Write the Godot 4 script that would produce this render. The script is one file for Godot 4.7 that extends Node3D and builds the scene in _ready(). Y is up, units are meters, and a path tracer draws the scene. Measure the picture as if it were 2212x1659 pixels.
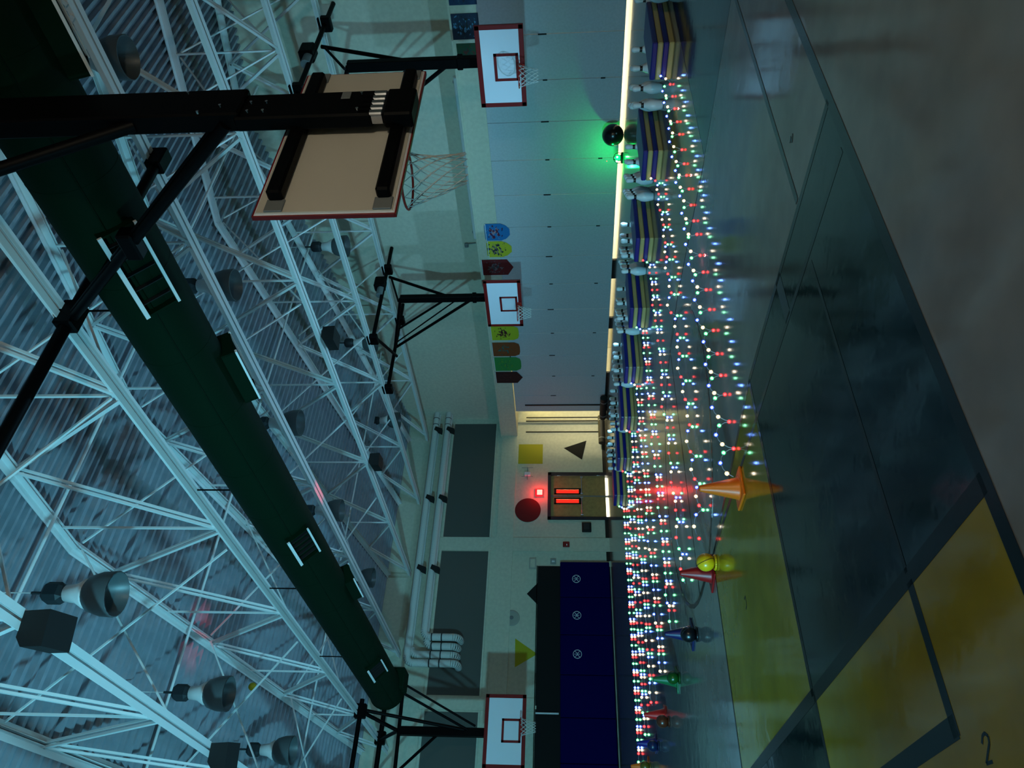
extends Node3D
# A school gym in the dark, set up for bowling, seen by a camera held on its side.
# Metres, y up. Camera stands at (0, 1.47, 0). Folding partition: x = 17.34. Door wall: z = -24.75.

const PX := 17.34
const DZ := -24.75
const ROW0 := -5.6
const ROWD := -1.665
var M := {}
var used := {}
var rng := RandomNumberGenerator.new()

# ------------------------------------------------------------------ mesh builder
class MB:
	var v := PackedVector3Array()
	var n := PackedVector3Array()
	var xf := Transform3D()
	func tri(a: Vector3, b: Vector3, c: Vector3, na: Vector3, nb: Vector3, nc: Vector3) -> void:
		var g := (b - a).cross(c - a)
		if g.dot(na + nb + nc) > 0.0:
			v.append_array([xf * a, xf * c, xf * b]); n.append_array([xf.basis * na, xf.basis * nc, xf.basis * nb])
		else:
			v.append_array([xf * a, xf * b, xf * c]); n.append_array([xf.basis * na, xf.basis * nb, xf.basis * nc])
	func quad(a: Vector3, b: Vector3, c: Vector3, d: Vector3, nn: Vector3) -> void:
		tri(a, b, c, nn, nn, nn); tri(a, c, d, nn, nn, nn)
	func quad4(a: Vector3, b: Vector3, c: Vector3, d: Vector3, na: Vector3, nb: Vector3, nc: Vector3, nd: Vector3) -> void:
		tri(a, b, c, na, nb, nc); tri(a, c, d, na, nc, nd)
	func box(c: Vector3, s: Vector3, bs := Basis()) -> MB:
		var h := s * 0.5
		for ax in 3:
			for sg in [-1.0, 1.0]:
				var nn := Vector3.ZERO; nn[ax] = sg
				var u := Vector3.ZERO; u[(ax + 1) % 3] = h[(ax + 1) % 3]
				var w := Vector3.ZERO; w[(ax + 2) % 3] = h[(ax + 2) % 3]
				var o: Vector3 = nn * h[ax]
				quad(c + bs * (o - u - w), c + bs * (o + u - w), c + bs * (o + u + w), c + bs * (o - u + w), bs * nn)
		return self
	func ends(lo: Vector3, hi: Vector3) -> MB:
		return box((lo + hi) * 0.5, (hi - lo).abs())
	func rbox(c: Vector3, s: Vector3, r: float, bs := Basis()) -> MB:
		var h := s * 0.5
		var i := h - Vector3(r, r, r)
		for ax in 3:
			var b1 := (ax + 1) % 3
			var b2 := (ax + 2) % 3
			for sg in [-1.0, 1.0]:
				var nn := Vector3.ZERO; nn[ax] = sg
				var p := []
				for q in [[-1, -1], [1, -1], [1, 1], [-1, 1]]:
					var t := Vector3.ZERO
					t[ax] = sg * h[ax]; t[b1] = q[0] * i[b1]; t[b2] = q[1] * i[b2]
					p.append(c + bs * t)
				quad(p[0], p[1], p[2], p[3], bs * nn)
				for s2 in [-1.0, 1.0]:
					var m := Vector3.ZERO; m[ax] = sg; m[b1] = s2; m = m.normalized()
					var a0 := Vector3.ZERO; a0[ax] = sg * h[ax]; a0[b1] = s2 * i[b1]; a0[b2] = -i[b2]
					var a1 := a0; a1[b2] = i[b2]
					var c0 := Vector3.ZERO; c0[ax] = sg * i[ax]; c0[b1] = s2 * h[b1]; c0[b2] = -i[b2]
					var c1 := c0; c1[b2] = i[b2]
					quad(c + bs * a0, c + bs * a1, c + bs * c1, c + bs * c0, bs * m)
		for sx in [-1.0, 1.0]:
			for sy in [-1.0, 1.0]:
				for sz in [-1.0, 1.0]:
					var m := Vector3(sx, sy, sz).normalized()
					var sv := Vector3(sx, sy, sz)
					tri(c + bs * (sv * Vector3(h.x, i.y, i.z)), c + bs * (sv * Vector3(i.x, h.y, i.z)), c + bs * (sv * Vector3(i.x, i.y, h.z)), bs * m, bs * m, bs * m)
		return self
	func tube(a: Vector3, b: Vector3, r0: float, r1 := -1.0, k := 10, caps := true) -> MB:
		if r1 < 0.0: r1 = r0
		var d := (b - a).normalized()
		var u := d.cross(Vector3.UP if absf(d.y) < 0.9 else Vector3.RIGHT).normalized()
		var w := d.cross(u)
		for j in k:
			var t0 := TAU * j / k
			var t1 := TAU * (j + 1) / k
			var n0 := u * cos(t0) + w * sin(t0)
			var n1 := u * cos(t1) + w * sin(t1)
			quad4(a + n0 * r0, a + n1 * r0, b + n1 * r1, b + n0 * r1, n0, n1, n1, n0)
			if caps:
				tri(a, a + n0 * r0, a + n1 * r0, -d, -d, -d)
				tri(b, b + n0 * r1, b + n1 * r1, d, d, d)
		return self
	func bar(a: Vector3, b: Vector3, w: float, h: float) -> MB:      # rectangular bar from a to b
		var d := b - a
		var z := d.normalized()
		var x := (Vector3.UP if absf(z.y) < 0.95 else Vector3.RIGHT).cross(z).normalized()
		return box((a + b) * 0.5, Vector3(w, h, d.length()), Basis(x, z.cross(x), z))
	func path(pts: Array, r: float, k := 6) -> MB:
		for j in pts.size() - 1: tube(pts[j], pts[j + 1], r, r, k, j == 0 or j == pts.size() - 2)
		return self
	func lathe(prof: Array, k := 16, at := Vector3.ZERO) -> MB:        # prof: Vector2(radius, y)
		var nr := []
		for j in prof.size():
			var p0: Vector2 = prof[maxi(j - 1, 0)]
			var p1: Vector2 = prof[mini(j + 1, prof.size() - 1)]
			var t := (p1 - p0).normalized()
			nr.append(Vector2(t.y, -t.x))
		for j in prof.size() - 1:
			var a: Vector2 = prof[j]
			var b: Vector2 = prof[j + 1]
			for i in k:
				var c0 := Vector3(cos(TAU * i / k), 0, sin(TAU * i / k))
				var c1 := Vector3(cos(TAU * (i + 1) / k), 0, sin(TAU * (i + 1) / k))
				var up := Vector3.UP
				var fa: Vector2 = nr[j]
				var fb: Vector2 = nr[j + 1]
				quad4(at + c0 * a.x + up * a.y, at + c1 * a.x + up * a.y, at + c1 * b.x + up * b.y, at + c0 * b.x + up * b.y,
					c0 * fa.x + up * fa.y, c1 * fa.x + up * fa.y, c1 * fb.x + up * fb.y, c0 * fb.x + up * fb.y)
		return self
	func ball(c: Vector3, r: float, k := 12) -> MB:
		var prof := []
		var m := maxi(k / 2, 4)
		for j in m + 1:
			var t := -PI / 2 + PI * j / m
			prof.append(Vector2(maxf(cos(t), 0.0) * r, sin(t) * r))
		return lathe(prof, k, c)
	func ring(c: Vector3, nrm: Vector3, rad: float, r: float, k := 24, arc := TAU, from := 0.0) -> MB:
		var u := nrm.cross(Vector3.UP if absf(nrm.y) < 0.9 else Vector3.RIGHT).normalized()
		var w := nrm.cross(u)
		var pts := []
		for j in k + 1:
			var t := from + arc * j / k
			pts.append(c + (u * cos(t) + w * sin(t)) * rad)
		for j in k: tube(pts[j], pts[j + 1], r, r, 6, false)
		return self
	func prism(poly: PackedVector2Array, lo: float, hi: float) -> MB:  # polygon in local x, y; extruded along z
		var ix := Geometry2D.triangulate_polygon(poly)
		for j in range(0, ix.size(), 3):
			for zz in [lo, hi]:
				var nn := Vector3(0, 0, 1 if zz == maxf(lo, hi) else -1)
				tri(Vector3(poly[ix[j]].x, poly[ix[j]].y, zz), Vector3(poly[ix[j + 1]].x, poly[ix[j + 1]].y, zz), Vector3(poly[ix[j + 2]].x, poly[ix[j + 2]].y, zz), nn, nn, nn)
		var cw := Geometry2D.is_polygon_clockwise(poly)
		for j in poly.size():
			var a := poly[j]
			var b := poly[(j + 1) % poly.size()]
			var t := (b - a).normalized()
			var nn := Vector3(t.y, -t.x, 0) * (-1.0 if cw else 1.0)
			quad(Vector3(a.x, a.y, lo), Vector3(b.x, b.y, lo), Vector3(b.x, b.y, hi), Vector3(a.x, a.y, hi), nn)
		return self
	func mesh() -> ArrayMesh:
		var arr := []; arr.resize(Mesh.ARRAY_MAX)
		arr[Mesh.ARRAY_VERTEX] = v; arr[Mesh.ARRAY_NORMAL] = n
		var m := ArrayMesh.new()
		m.add_surface_from_arrays(Mesh.PRIMITIVE_TRIANGLES, arr)
		return m

func mb(xf := Transform3D()) -> MB:
	var b := MB.new(); b.xf = xf; return b

func numbered(called: String) -> String:
	var k: int = used.get(called, -1) + 1
	used[called] = k
	return called if k == 0 else "%s_%03d" % [called, k]

func put(called: String, b, m: Material, parent: Node = self) -> MeshInstance3D:
	var o := MeshInstance3D.new()
	o.mesh = b.mesh() if b is MB else b
	o.material_override = m
	o.name = numbered(called) if parent == self else called
	parent.add_child(o, true)
	return o

func tag(o: Node, label: String, category: String, group := "") -> Node:
	o.set_meta("label", label); o.set_meta("category", category)
	if group: o.set_meta("group", group)
	return o

func thing(called: String, label: String, category: String, at := Vector3.ZERO, turn := 0.0, group := "") -> Node3D:
	var o := Node3D.new()
	o.name = numbered(called); add_child(o)
	o.position = at; o.rotation.y = turn
	tag(o, label, category, group)
	return o

func struct(called: String, b, m: Material) -> MeshInstance3D:
	var o := put(called, b, m); o.set_meta("kind", "structure"); return o

func srgb(r: float, g: float, b: float) -> Color: return Color(r, g, b)

func mat(c: Color, rough := 0.7, metal := 0.0) -> StandardMaterial3D:
	var m := StandardMaterial3D.new()
	m.albedo_color = c; m.roughness = rough; m.metallic = metal
	return m

func glow(c: Color, e: float, base := Color(0.1, 0.1, 0.1)) -> StandardMaterial3D:
	var m := mat(base, 0.4)
	m.emission_enabled = true; m.emission = c; m.emission_energy_multiplier = e
	return m

func grain(m: StandardMaterial3D, lo: float, freq: float, scale: float, sd := 1, bump := 0.0) -> StandardMaterial3D:
	var f := FastNoiseLite.new(); f.seed = sd; f.frequency = freq; f.fractal_octaves = 4
	var im := f.get_seamless_image(256, 256)
	var g := Image.create(256, 256, false, Image.FORMAT_RGB8)
	for y in 256:
		for x in 256:
			var t := lerpf(lo, 1.0, im.get_pixel(x, y).r)
			g.set_pixel(x, y, Color(t, t, t))
	m.albedo_texture = ImageTexture.create_from_image(g)
	if bump > 0.0:
		im.convert(Image.FORMAT_RGB8)
		im.bump_map_to_normal_map(bump)
		m.normal_enabled = true; m.normal_texture = ImageTexture.create_from_image(im); m.normal_scale = 1.0
	m.uv1_triplanar = true; m.uv1_world_triplanar = true
	m.uv1_scale = Vector3(scale, scale, scale)
	return m

func omni(at: Vector3, c: Color, e: float, size := 0.1, parent: Node = self) -> OmniLight3D:
	var l := OmniLight3D.new()
	l.light_color = c; l.light_energy = e; l.light_size = size; l.omni_range = 60.0; l.omni_attenuation = 2.0; l.shadow_enabled = true
	l.name = numbered("lamp_light") if parent == self else "lamp_light"
	parent.add_child(l, true); l.position = at
	return l

# ------------------------------------------------------------------ scene
func _ready() -> void:
	rng.seed = 7
	set_camera()
	make_materials()
	set_lights()
	build_floor()
	build_walls()
	build_ceiling()
	build_trusses()
	build_side_room()
	build_doors()
	build_goals()
	build_duct()
	build_roof_fittings()
	build_wall_pipes()
	build_wall_items()
	build_banners()
	build_mats_and_pins()
	build_strings()
	build_cones_and_balls()
	build_party_corner()

func set_camera() -> void:
	var cam := Camera3D.new(); cam.name = "camera"
	add_child(cam)
	cam.transform = Transform3D(Basis(Vector3(0.03922, -0.99736, -0.06112), Vector3(0.77759, -0.00796, 0.62872), Vector3(-0.62755, -0.07219, 0.77522)).orthonormalized(), Vector3(0, 1.47, 0))
	cam.fov = 53.71; cam.near = 0.05; cam.far = 200.0
	var we := WorldEnvironment.new(); we.name = "world"
	var e := Environment.new()
	e.background_mode = Environment.BG_COLOR; e.background_color = Color(0, 0, 0)
	e.tonemap_mode = Environment.TONE_MAPPER_LINEAR; e.tonemap_exposure = 1.0
	e.sdfgi_enabled = true; e.ssao_enabled = true; e.ssil_enabled = true
	we.environment = e; add_child(we)

func make_materials() -> void:
	M.floor = grain(mat(srgb(0.52, 0.53, 0.53), 0.1), 0.86, 0.02, 0.35, 3, 0.12)
	M.floor_teal = grain(mat(srgb(0.02, 0.105, 0.115), 0.1), 0.86, 0.02, 0.35, 3, 0.12)
	M.floor_yellow = grain(mat(srgb(0.62, 0.55, 0.16), 0.1), 0.86, 0.02, 0.35, 3, 0.12)
	M.line = mat(srgb(0.03, 0.03, 0.035), 0.2)
	M.wall = grain(mat(srgb(0.80, 0.79, 0.71), 0.85), 0.93, 0.05, 0.5, 4)
	M.partition = grain(mat(srgb(0.74, 0.75, 0.77), 0.55), 0.94, 0.08, 0.6, 5)
	M.seam = mat(srgb(0.16, 0.18, 0.2), 0.8)
	M.dark_panel = mat(srgb(0.32, 0.32, 0.30), 0.8)
	M.deck = grain(mat(srgb(0.60, 0.62, 0.66), 0.6), 0.85, 0.03, 0.3, 6)
	M.white_steel = mat(srgb(0.88, 0.88, 0.88), 0.5)
	M.black_steel = mat(srgb(0.014, 0.014, 0.018), 0.5); M.black_steel.metallic_specular = 0.2
	M.black = mat(srgb(0.02, 0.02, 0.022), 0.7)
	M.black_paint = mat(srgb(0.012, 0.012, 0.014), 0.9)
	M.black_cloth = mat(srgb(0.022, 0.022, 0.026), 0.95)
	M.navy = mat(srgb(0.012, 0.012, 0.26), 0.7); M.navy.metallic_specular = 0.15
	M.duct = mat(srgb(0.004, 0.10, 0.045), 0.7); M.duct.metallic_specular = 0.2
	M.board_white = mat(srgb(0.88, 0.89, 0.92), 0.09)
	M.board_back = mat(srgb(0.74, 0.72, 0.68), 0.6)
	M.red = mat(srgb(0.46, 0.03, 0.04), 0.45)
	M.rim = mat(srgb(0.65, 0.12, 0.08), 0.4)
	M.net = mat(srgb(0.82, 0.82, 0.80), 0.9)
	M.chrome = mat(srgb(0.8, 0.8, 0.84), 0.22, 1.0)
	M.bolt = mat(srgb(0.85, 0.85, 0.85), 0.25, 1.0)
	M.pipe = grain(mat(srgb(0.82, 0.82, 0.80), 0.7), 0.9, 0.1, 1.0, 8)
	M.rubber = mat(srgb(0.03, 0.035, 0.04), 0.6)
	M.mat_blue = grain(mat(srgb(0.05, 0.08, 0.48), 0.42), 0.9, 0.1, 2.0, 9)
	M.mat_tan = grain(mat(srgb(0.74, 0.66, 0.42), 0.42), 0.9, 0.1, 2.0, 9)
	M.pin = mat(srgb(0.86, 0.88, 0.9), 0.3)
	M.pin_band = mat(srgb(0.04, 0.02, 0.03), 0.4)
	M.lamp_grey = mat(srgb(0.42, 0.44, 0.45), 0.5)
	M.dome = mat(srgb(0.30, 0.33, 0.34), 0.4)
	M.ballast = mat(srgb(0.10, 0.13, 0.15), 0.6)
	M.wood = grain(mat(srgb(0.66, 0.54, 0.33), 0.5), 0.85, 0.02, 1.0, 10)
	M.frame = mat(srgb(0.05, 0.08, 0.16), 0.5)
	M.wire = mat(srgb(0.62, 0.66, 0.72), 0.4)

func set_lights() -> void:
	# LED wash light on a tripod, left of the picture: its shadows fall right on both walls
	var t := thing("stage_wash_light", "blue LED wash light on a black tripod left of the picture", "stage light", Vector3(-6.0, 0, -3.5))
	put("pole", mb().tube(Vector3(0, 0.5, 0), Vector3(0, 1.45, 0), 0.02), M.black_steel, t)
	for k in 3:
		var a := TAU * k / 3.0
		put("leg", mb().tube(Vector3(0, 0.7, 0), Vector3(cos(a) * 0.45, 0.012, sin(a) * 0.45), 0.014), M.black_steel, t)
	put("housing", mb().rbox(Vector3(-0.16, 1.6, 0), Vector3(0.2, 0.34, 0.6), 0.02), M.black_steel, t)
	put("lens_panel", mb().box(Vector3(-0.05, 1.6, 0), Vector3(0.01, 0.3, 0.56)), glow(srgb(0.4, 0.8, 1.0), 3.0), t)
	var sp := SpotLight3D.new(); sp.name = "lamp_light"
	sp.light_color = srgb(0.47, 0.86, 0.97); sp.light_energy = 165.0; sp.light_size = 0.25; sp.spot_range = 80.0; sp.spot_attenuation = 2.0
	sp.spot_angle = 52.0; sp.spot_angle_attenuation = 0.9; sp.shadow_enabled = true
	t.add_child(sp); sp.look_at_from_position(Vector3(-6.0 + 0.2, 1.6, -3.5), Vector3(3.0, 4.1, -12.5))
	# fill uplights added to brighten the roof steel, hidden by mats or outside the view
	for k in 4:
		if k > 0: uplight(Vector3(11.38, 0, ROW0 + 0.27 + ROWD * 2 * k), "added small LED fill uplight hidden behind the %s folded mat" % ["first", "third", "fifth", "seventh"][k], srgb(0.57, 0.85, 1.0), 9.0)
		uplight(Vector3(-0.6, 0, -9.0 - 4.2 * k), "added small LED fill uplight on the floor left of the lanes, %s from the camera" % ["first", "second", "third", "fourth"][k], srgb(0.48, 0.85, 0.98), 6.0)
	# unseen warm fill lamp, added behind the camera for the near board and floor
	var w := thing("added_fill_lamp", "added dim warm fill lamp on the wall behind the camera", "lamp", Vector3(1.0, 2.7, 4.9))
	put("back_plate", mb().rbox(Vector3(0, 0, 0.06), Vector3(0.5, 0.22, 0.06), 0.02), M.black_steel, w)
	put("diffuser", mb().rbox(Vector3(0, 0, 0.0), Vector3(0.44, 0.16, 0.06), 0.02), glow(srgb(1.0, 0.94, 0.82), 1.5), w)
	omni(Vector3(0, 0, -0.12), srgb(1.0, 0.95, 0.84), 13.0, 0.2, w)

func uplight(at: Vector3, label: String, c: Color, e: float) -> void:  # added fill lamp that throws light up at the trusses
	var t := thing("added_uplight", label, "uplight", at, 0.0, "added LED fill uplights")
	put("can", mb().lathe([Vector2(0.0, 0.0), Vector2(0.085, 0.0), Vector2(0.09, 0.02), Vector2(0.09, 0.17), Vector2(0.08, 0.17), Vector2(0.075, 0.14), Vector2(0.0, 0.14)], 16), M.black_steel, t)
	put("lens", mb().tube(Vector3(0, 0.141, 0), Vector3(0, 0.155, 0), 0.072, 0.07, 16), glow(c, 4.0), t)
	var l := SpotLight3D.new(); l.name = "lamp_light"
	l.light_color = c; l.light_energy = e; l.light_size = 0.06; l.spot_range = 40.0; l.spot_attenuation = 2.0; l.spot_angle = 80.0; l.spot_angle_attenuation = 0.6; l.shadow_enabled = true
	t.add_child(l); l.position = Vector3(0, 0.19, 0); l.rotation = Vector3(PI / 2, 0, 0)

# ------------------------------------------------------------------ floor
func flat(x0: float, x1: float, z0: float, z1: float, y0: float, y1: float) -> MB:
	return mb().ends(Vector3(minf(x0, x1), y0, minf(z0, z1)), Vector3(maxf(x0, x1), y1, maxf(z0, z1)))

func floor_poly(pts: Array, y0: float, y1: float) -> MB:
	var b := mb(Transform3D(Basis(Vector3(1, 0, 0), Vector3(0, 0, 1), Vector3(0, -1, 0)), Vector3.ZERO))
	return b.prism(PackedVector2Array(pts), -y1, -y0)

func floor_line(a: Vector2, b: Vector2, w: float) -> MB:
	var d := (b - a).normalized()
	var s := Vector2(-d.y, d.x) * w * 0.5
	return floor_poly([a + s, b + s, b - s, a - s], 0.0016, 0.0028)

func build_floor() -> void:
	var f := struct("floor", mb().ends(Vector3(-9.4, -0.2, -27.6), Vector3(22.2, 0, 5.2)), M.floor)
	var y0 := 0.0004
	var y1 := 0.0014
	# painted fields left and right of the key (mirrored about x = 5.43)
	put("painted_field", floor_poly([Vector2(1.48, -2.4), Vector2(3.95, -2.4), Vector2(3.95, -4.85), Vector2(1.48, -4.85)], y0, y1), M.floor_teal, f)
	put("painted_field", floor_poly([Vector2(1.48, -4.85), Vector2(3.95, -4.85), Vector2(3.57, -7.2), Vector2(1.48, -7.2)], y0, y1), M.floor_yellow, f)
	put("painted_field", floor_poly([Vector2(6.9, -3.14), Vector2(9.4, -3.14), Vector2(9.4, -4.85), Vector2(6.98, -4.85)], y0, y1), M.floor_teal, f)
	put("painted_field", floor_poly([Vector2(6.98, -4.85), Vector2(9.4, -4.85), Vector2(9.4, -7.2), Vector2(7.3, -7.2)], y0, y1), M.floor_yellow, f)
	put("painted_field", flat(-2.0, 1.48, -2.4, -4.82, y0, y1), M.floor_yellow, f)
	put("painted_field", flat(-2.0, 1.48, -4.82, -7.2, y0, y1), M.floor_teal, f)
	put("painted_field", flat(9.4, 12.6, -2.4, -4.85, y0, y1), M.floor_teal, f)
	for l in [[-9.0, -2.42, 17.0, -2.35, 0.075], [3.96, -2.4, 3.94, -4.85, 0.05], [3.94, -4.85, 3.56, -7.2, 0.045], [3.57, -2.45, 3.57, -8.2, 0.045],
			[4.0, -3.12, 6.85, -3.08, 0.05], [1.48, -4.85, 3.95, -4.85, 0.05], [1.48, -2.4, 1.48, -7.25, 0.085], [-6.0, -7.22, 3.5, -7.22, 0.035],
			[3.57, -8.22, 7.29, -8.22, 0.04], [6.98, -4.85, 9.4, -4.85, 0.03], [6.98, -4.85, 7.3, -7.2, 0.03], [7.29, -7.2, 7.29, -8.2, 0.04],
			[1.46, -3.18, 0.83, -3.18, 0.06], [0.865, -3.16, 0.865, -4.8, 0.09], [3.57, -3.74, 3.96, -3.74, 0.12], [1.5, -4.82, 0.4, -4.82, 0.04], [1.5, -3.18, 3.5, -3.18, 0.03]]:
		put("painted_line", floor_line(Vector2(l[0], l[1]), Vector2(l[2], l[3]), l[4]), M.line, f)
	for k in 40:
		var a := TAU * k / 40.0
		var b := TAU * (k + 1) / 40.0
		put("circle_line", floor_line(Vector2(5.4 + 1.85 * cos(a), -8.1 + 1.85 * sin(a)), Vector2(5.4 + 1.85 * cos(b), -8.1 + 1.85 * sin(b)), 0.05), M.line, f)
	# hand-painted numbers
	var two := [Vector2(0.766, -3.008), Vector2(0.787, -2.988), Vector2(0.791, -2.966), Vector2(0.777, -2.949), Vector2(0.756, -2.956), Vector2(0.731, -2.989), Vector2(0.704, -3.023), Vector2(0.700, -2.975)]
	var g := mb()
	for p in [[two, 0.012], [[Vector2(2.66, -6.18), Vector2(2.666, -6.126), Vector2(2.617, -6.131), Vector2(2.584, -6.13), Vector2(2.573, -6.175)], 0.014], [[Vector2(4.413, -2.969), Vector2(4.432, -2.931), Vector2(4.379, -2.941), Vector2(4.409, -2.893)], 0.01]]:
		var pts: Array = p[0]
		var num := mb()
		for j in pts.size() - 1:
			var q := floor_line(pts[j], pts[j + 1], p[1])
			num.v.append_array(q.v); num.n.append_array(q.n)
		put("painted_number", num, M.line, f)

# ------------------------------------------------------------------ walls
func build_walls() -> void:
	# door wall, with the doorway left open
	var y1 := 11.6
	var t := 0.25
	var w := struct("wall_back", mb().ends(Vector3(15.65, 0, DZ - t), Vector3(22.2, y1, DZ)).ends(Vector3(-9.4, 0, DZ - t), Vector3(13.62, y1, DZ)).ends(Vector3(13.62, 2.22, DZ - t), Vector3(15.65, y1, DZ)), M.wall)
	put("baseboard", mb().ends(Vector3(15.65, 0, DZ), Vector3(17.9, 0.13, DZ + 0.02)), M.rubber, w)
	put("baseboard", mb().ends(Vector3(12.0, 0, DZ), Vector3(13.62, 0.13, DZ + 0.02)), M.rubber, w)
	put("beam_cover", mb().ends(Vector3(-9.0, 3.45, DZ), Vector3(18.05, 4.05, DZ + 0.05)), M.wall, w)
	put("pilaster", mb().ends(Vector3(12.35, 0, DZ), Vector3(12.88, 6.2, DZ + 0.04)), M.wall, w)
	put("pilaster", mb().ends(Vector3(6.9, 2.5, DZ), Vector3(7.3, 6.2, DZ + 0.04)), M.wall, w)
	var jb := struct("trim_1", mb().ends(Vector3(17.95, 0, DZ), Vector3(18.06, 3.45, DZ + 0.12)), M.wall)
	put("rubber_seal", mb().ends(Vector3(17.53, 0.05, DZ), Vector3(17.57, 3.12, DZ + 0.03)), M.rubber, w)
	put("rubber_seal", mb().ends(Vector3(17.98, 0.05, DZ + 0.12), Vector3(18.02, 3.12, DZ + 0.15)), M.rubber, jb)
	put("rubber_seal", mb().ends(Vector3(18.25, 0.05, DZ), Vector3(18.28, 3.12, DZ + 0.03)), M.rubber, w)
	# dark recessed panels above the beam
	for x in [[12.91, 17.95], [7.35, 12.33], [1.6, 6.84], [-4.4, 1.1]]:
		put("dark_infill", mb().ends(Vector3(x[0], 4.31, DZ), Vector3(x[1], 6.0, DZ + 0.015)), M.dark_panel, w)
		var fr := mb()
		fr.ends(Vector3(x[0] - 0.05, 4.25, DZ), Vector3(x[1] + 0.05, 4.31, DZ + 0.06)).ends(Vector3(x[0] - 0.05, 6.0, DZ), Vector3(x[1] + 0.05, 6.08, DZ + 0.06))
		put("infill_frame", fr, M.wall, w)
	# partition side: header over the folding partition and the wall set back above it
	var h := struct("wall_right", mb().ends(Vector3(PX, 3.45, DZ), Vector3(18.2, 4.05, 5.0)).ends(Vector3(18.2, 4.0, DZ), Vector3(18.5, y1, 5.0)), M.wall)
	put("ledge", mb().ends(Vector3(PX - 0.03, 4.05, DZ), Vector3(18.2, 4.1, 5.0)), M.wall, h)
	# left and rear walls, never in the picture
	struct("wall_left", mb().ends(Vector3(-9.4, 0, DZ), Vector3(-9.2, y1, -21.4)).ends(Vector3(-9.4, 0, -19.8), Vector3(-9.2, y1, 5.0)).ends(Vector3(-9.4, 0, -21.4), Vector3(-9.2, 5.54, -19.8)).ends(Vector3(-9.4, 6.0, -21.4), Vector3(-9.2, y1, -19.8)), M.wall)
	struct("wall_front", mb().ends(Vector3(-9.4, 0, 5.0), Vector3(22.2, y1, 5.2)), M.wall)
	var win := struct("window_1", mb().ends(Vector3(-9.36, 5.54, -21.4), Vector3(-9.33, 6.0, -19.8)), glow(srgb(0.72, 0.93, 1.0), 2.2))
	var wf := mb()
	wf.ends(Vector3(-9.3, 5.48, -21.46), Vector3(-9.17, 5.54, -19.74)).ends(Vector3(-9.3, 6.0, -21.46), Vector3(-9.17, 6.06, -19.74))
	put("window_frame", wf, M.white_steel, win)

# ------------------------------------------------------------------ folding partition and the lit room behind it
func build_side_room() -> void:
	var p := struct("wall_partition", mb().ends(Vector3(PX + 0.03, 3.40, -20.3), Vector3(PX + 0.09, 3.46, 5.0)), M.seam)
	var z := 4.98
	var k := 0
	# seams measured at z = -10.82 + 1.13 k
	var seams := []
	for j in range(-14, 12): seams.append(-10.82 - 1.13 * j)
	seams.sort()
	for j in seams.size():
		var z0: float = seams[j]
		if z0 < -22.2: continue
		var zb := z0 - 1.13
		if j == 0 or zb < -23.2: zb = -23.1
		var top := 3.45 if zb > -20.2 else 3.415
		var o := put("panel", mb().rbox(Vector3(PX + 0.05, (top + 0.075) * 0.5, (z0 + zb) * 0.5), Vector3(0.09, top - 0.075, z0 - zb - 0.012), 0.006), M.partition, p)
		# latch clips across the joint
		for y in [1.94, 0.54] if (j % 2) == 0 else [2.02, 1.93]:
			put("clip", mb().rbox(Vector3(PX - 0.004, y, z0 - 0.0), Vector3(0.012, 0.11, 0.035), 0.003), M.rubber, o)
	put("rubber_seal", mb().ends(Vector3(PX - 0.02, 0.06, -22.72), Vector3(PX + 0.01, 3.05, -22.66)), M.rubber, p)
	# rubber sweeps that close the gap at the floor in places
	for s in [[-15.55, -16.3], [-18.05, -18.55], [-20.85, -23.1]]:
		put("floor_sweep", mb().ends(Vector3(PX + 0.01, 0.0, s[1]), Vector3(PX + 0.09, 0.08, s[0])), M.rubber, p)
	# the next room: far wall, ceiling and its lit ceiling fixtures
	struct("wall_next_room", mb().ends(Vector3(22.0, 0, DZ), Vector3(22.2, 3.6, 5.0)), M.wall)
	struct("ceiling_next_room", mb().ends(Vector3(18.5, 3.5, DZ), Vector3(22.0, 3.6, 5.0)).ends(Vector3(18.2, 3.45, DZ), Vector3(18.5, 3.6, 5.0)), M.wall)
	var zz := [-24.2, -17.5, -12.5, -7.5, -2.5, 2.5]
	for j in zz.size():
		var t := thing("ceiling_light_strip", "lit fluorescent strip in the bright room behind the folding partition", "ceiling light", Vector3(20.6 if j else 19.8, 3.42, zz[j]), 0.0, "strip lights in the next room")
		put("housing", mb().rbox(Vector3(0, 0.04, 0), Vector3(0.3, 0.07, 2.4 if j else 0.9), 0.01), M.white_steel, t)
		put("tube", mb().rbox(Vector3(0, -0.015, 0), Vector3(0.2, 0.03, 2.3 if j else 0.8), 0.01), glow(srgb(1.0, 0.93, 0.72), 6.0), t)
		var a := AreaLight3D.new(); a.name = "lamp_light"
		a.area_size = Vector2(0.2, 2.3 if j else 0.8); a.light_color = srgb(1.0, 0.9, 0.5) if j == 0 else srgb(1.0, 0.95, 0.8); a.light_energy = 10.0 if j == 0 else 75.0; a.shadow_enabled = true; a.area_range = 30.0
		t.add_child(a); a.position = Vector3(0, -0.05, 0); a.rotation = Vector3(-PI / 2, 0, 0)

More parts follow.
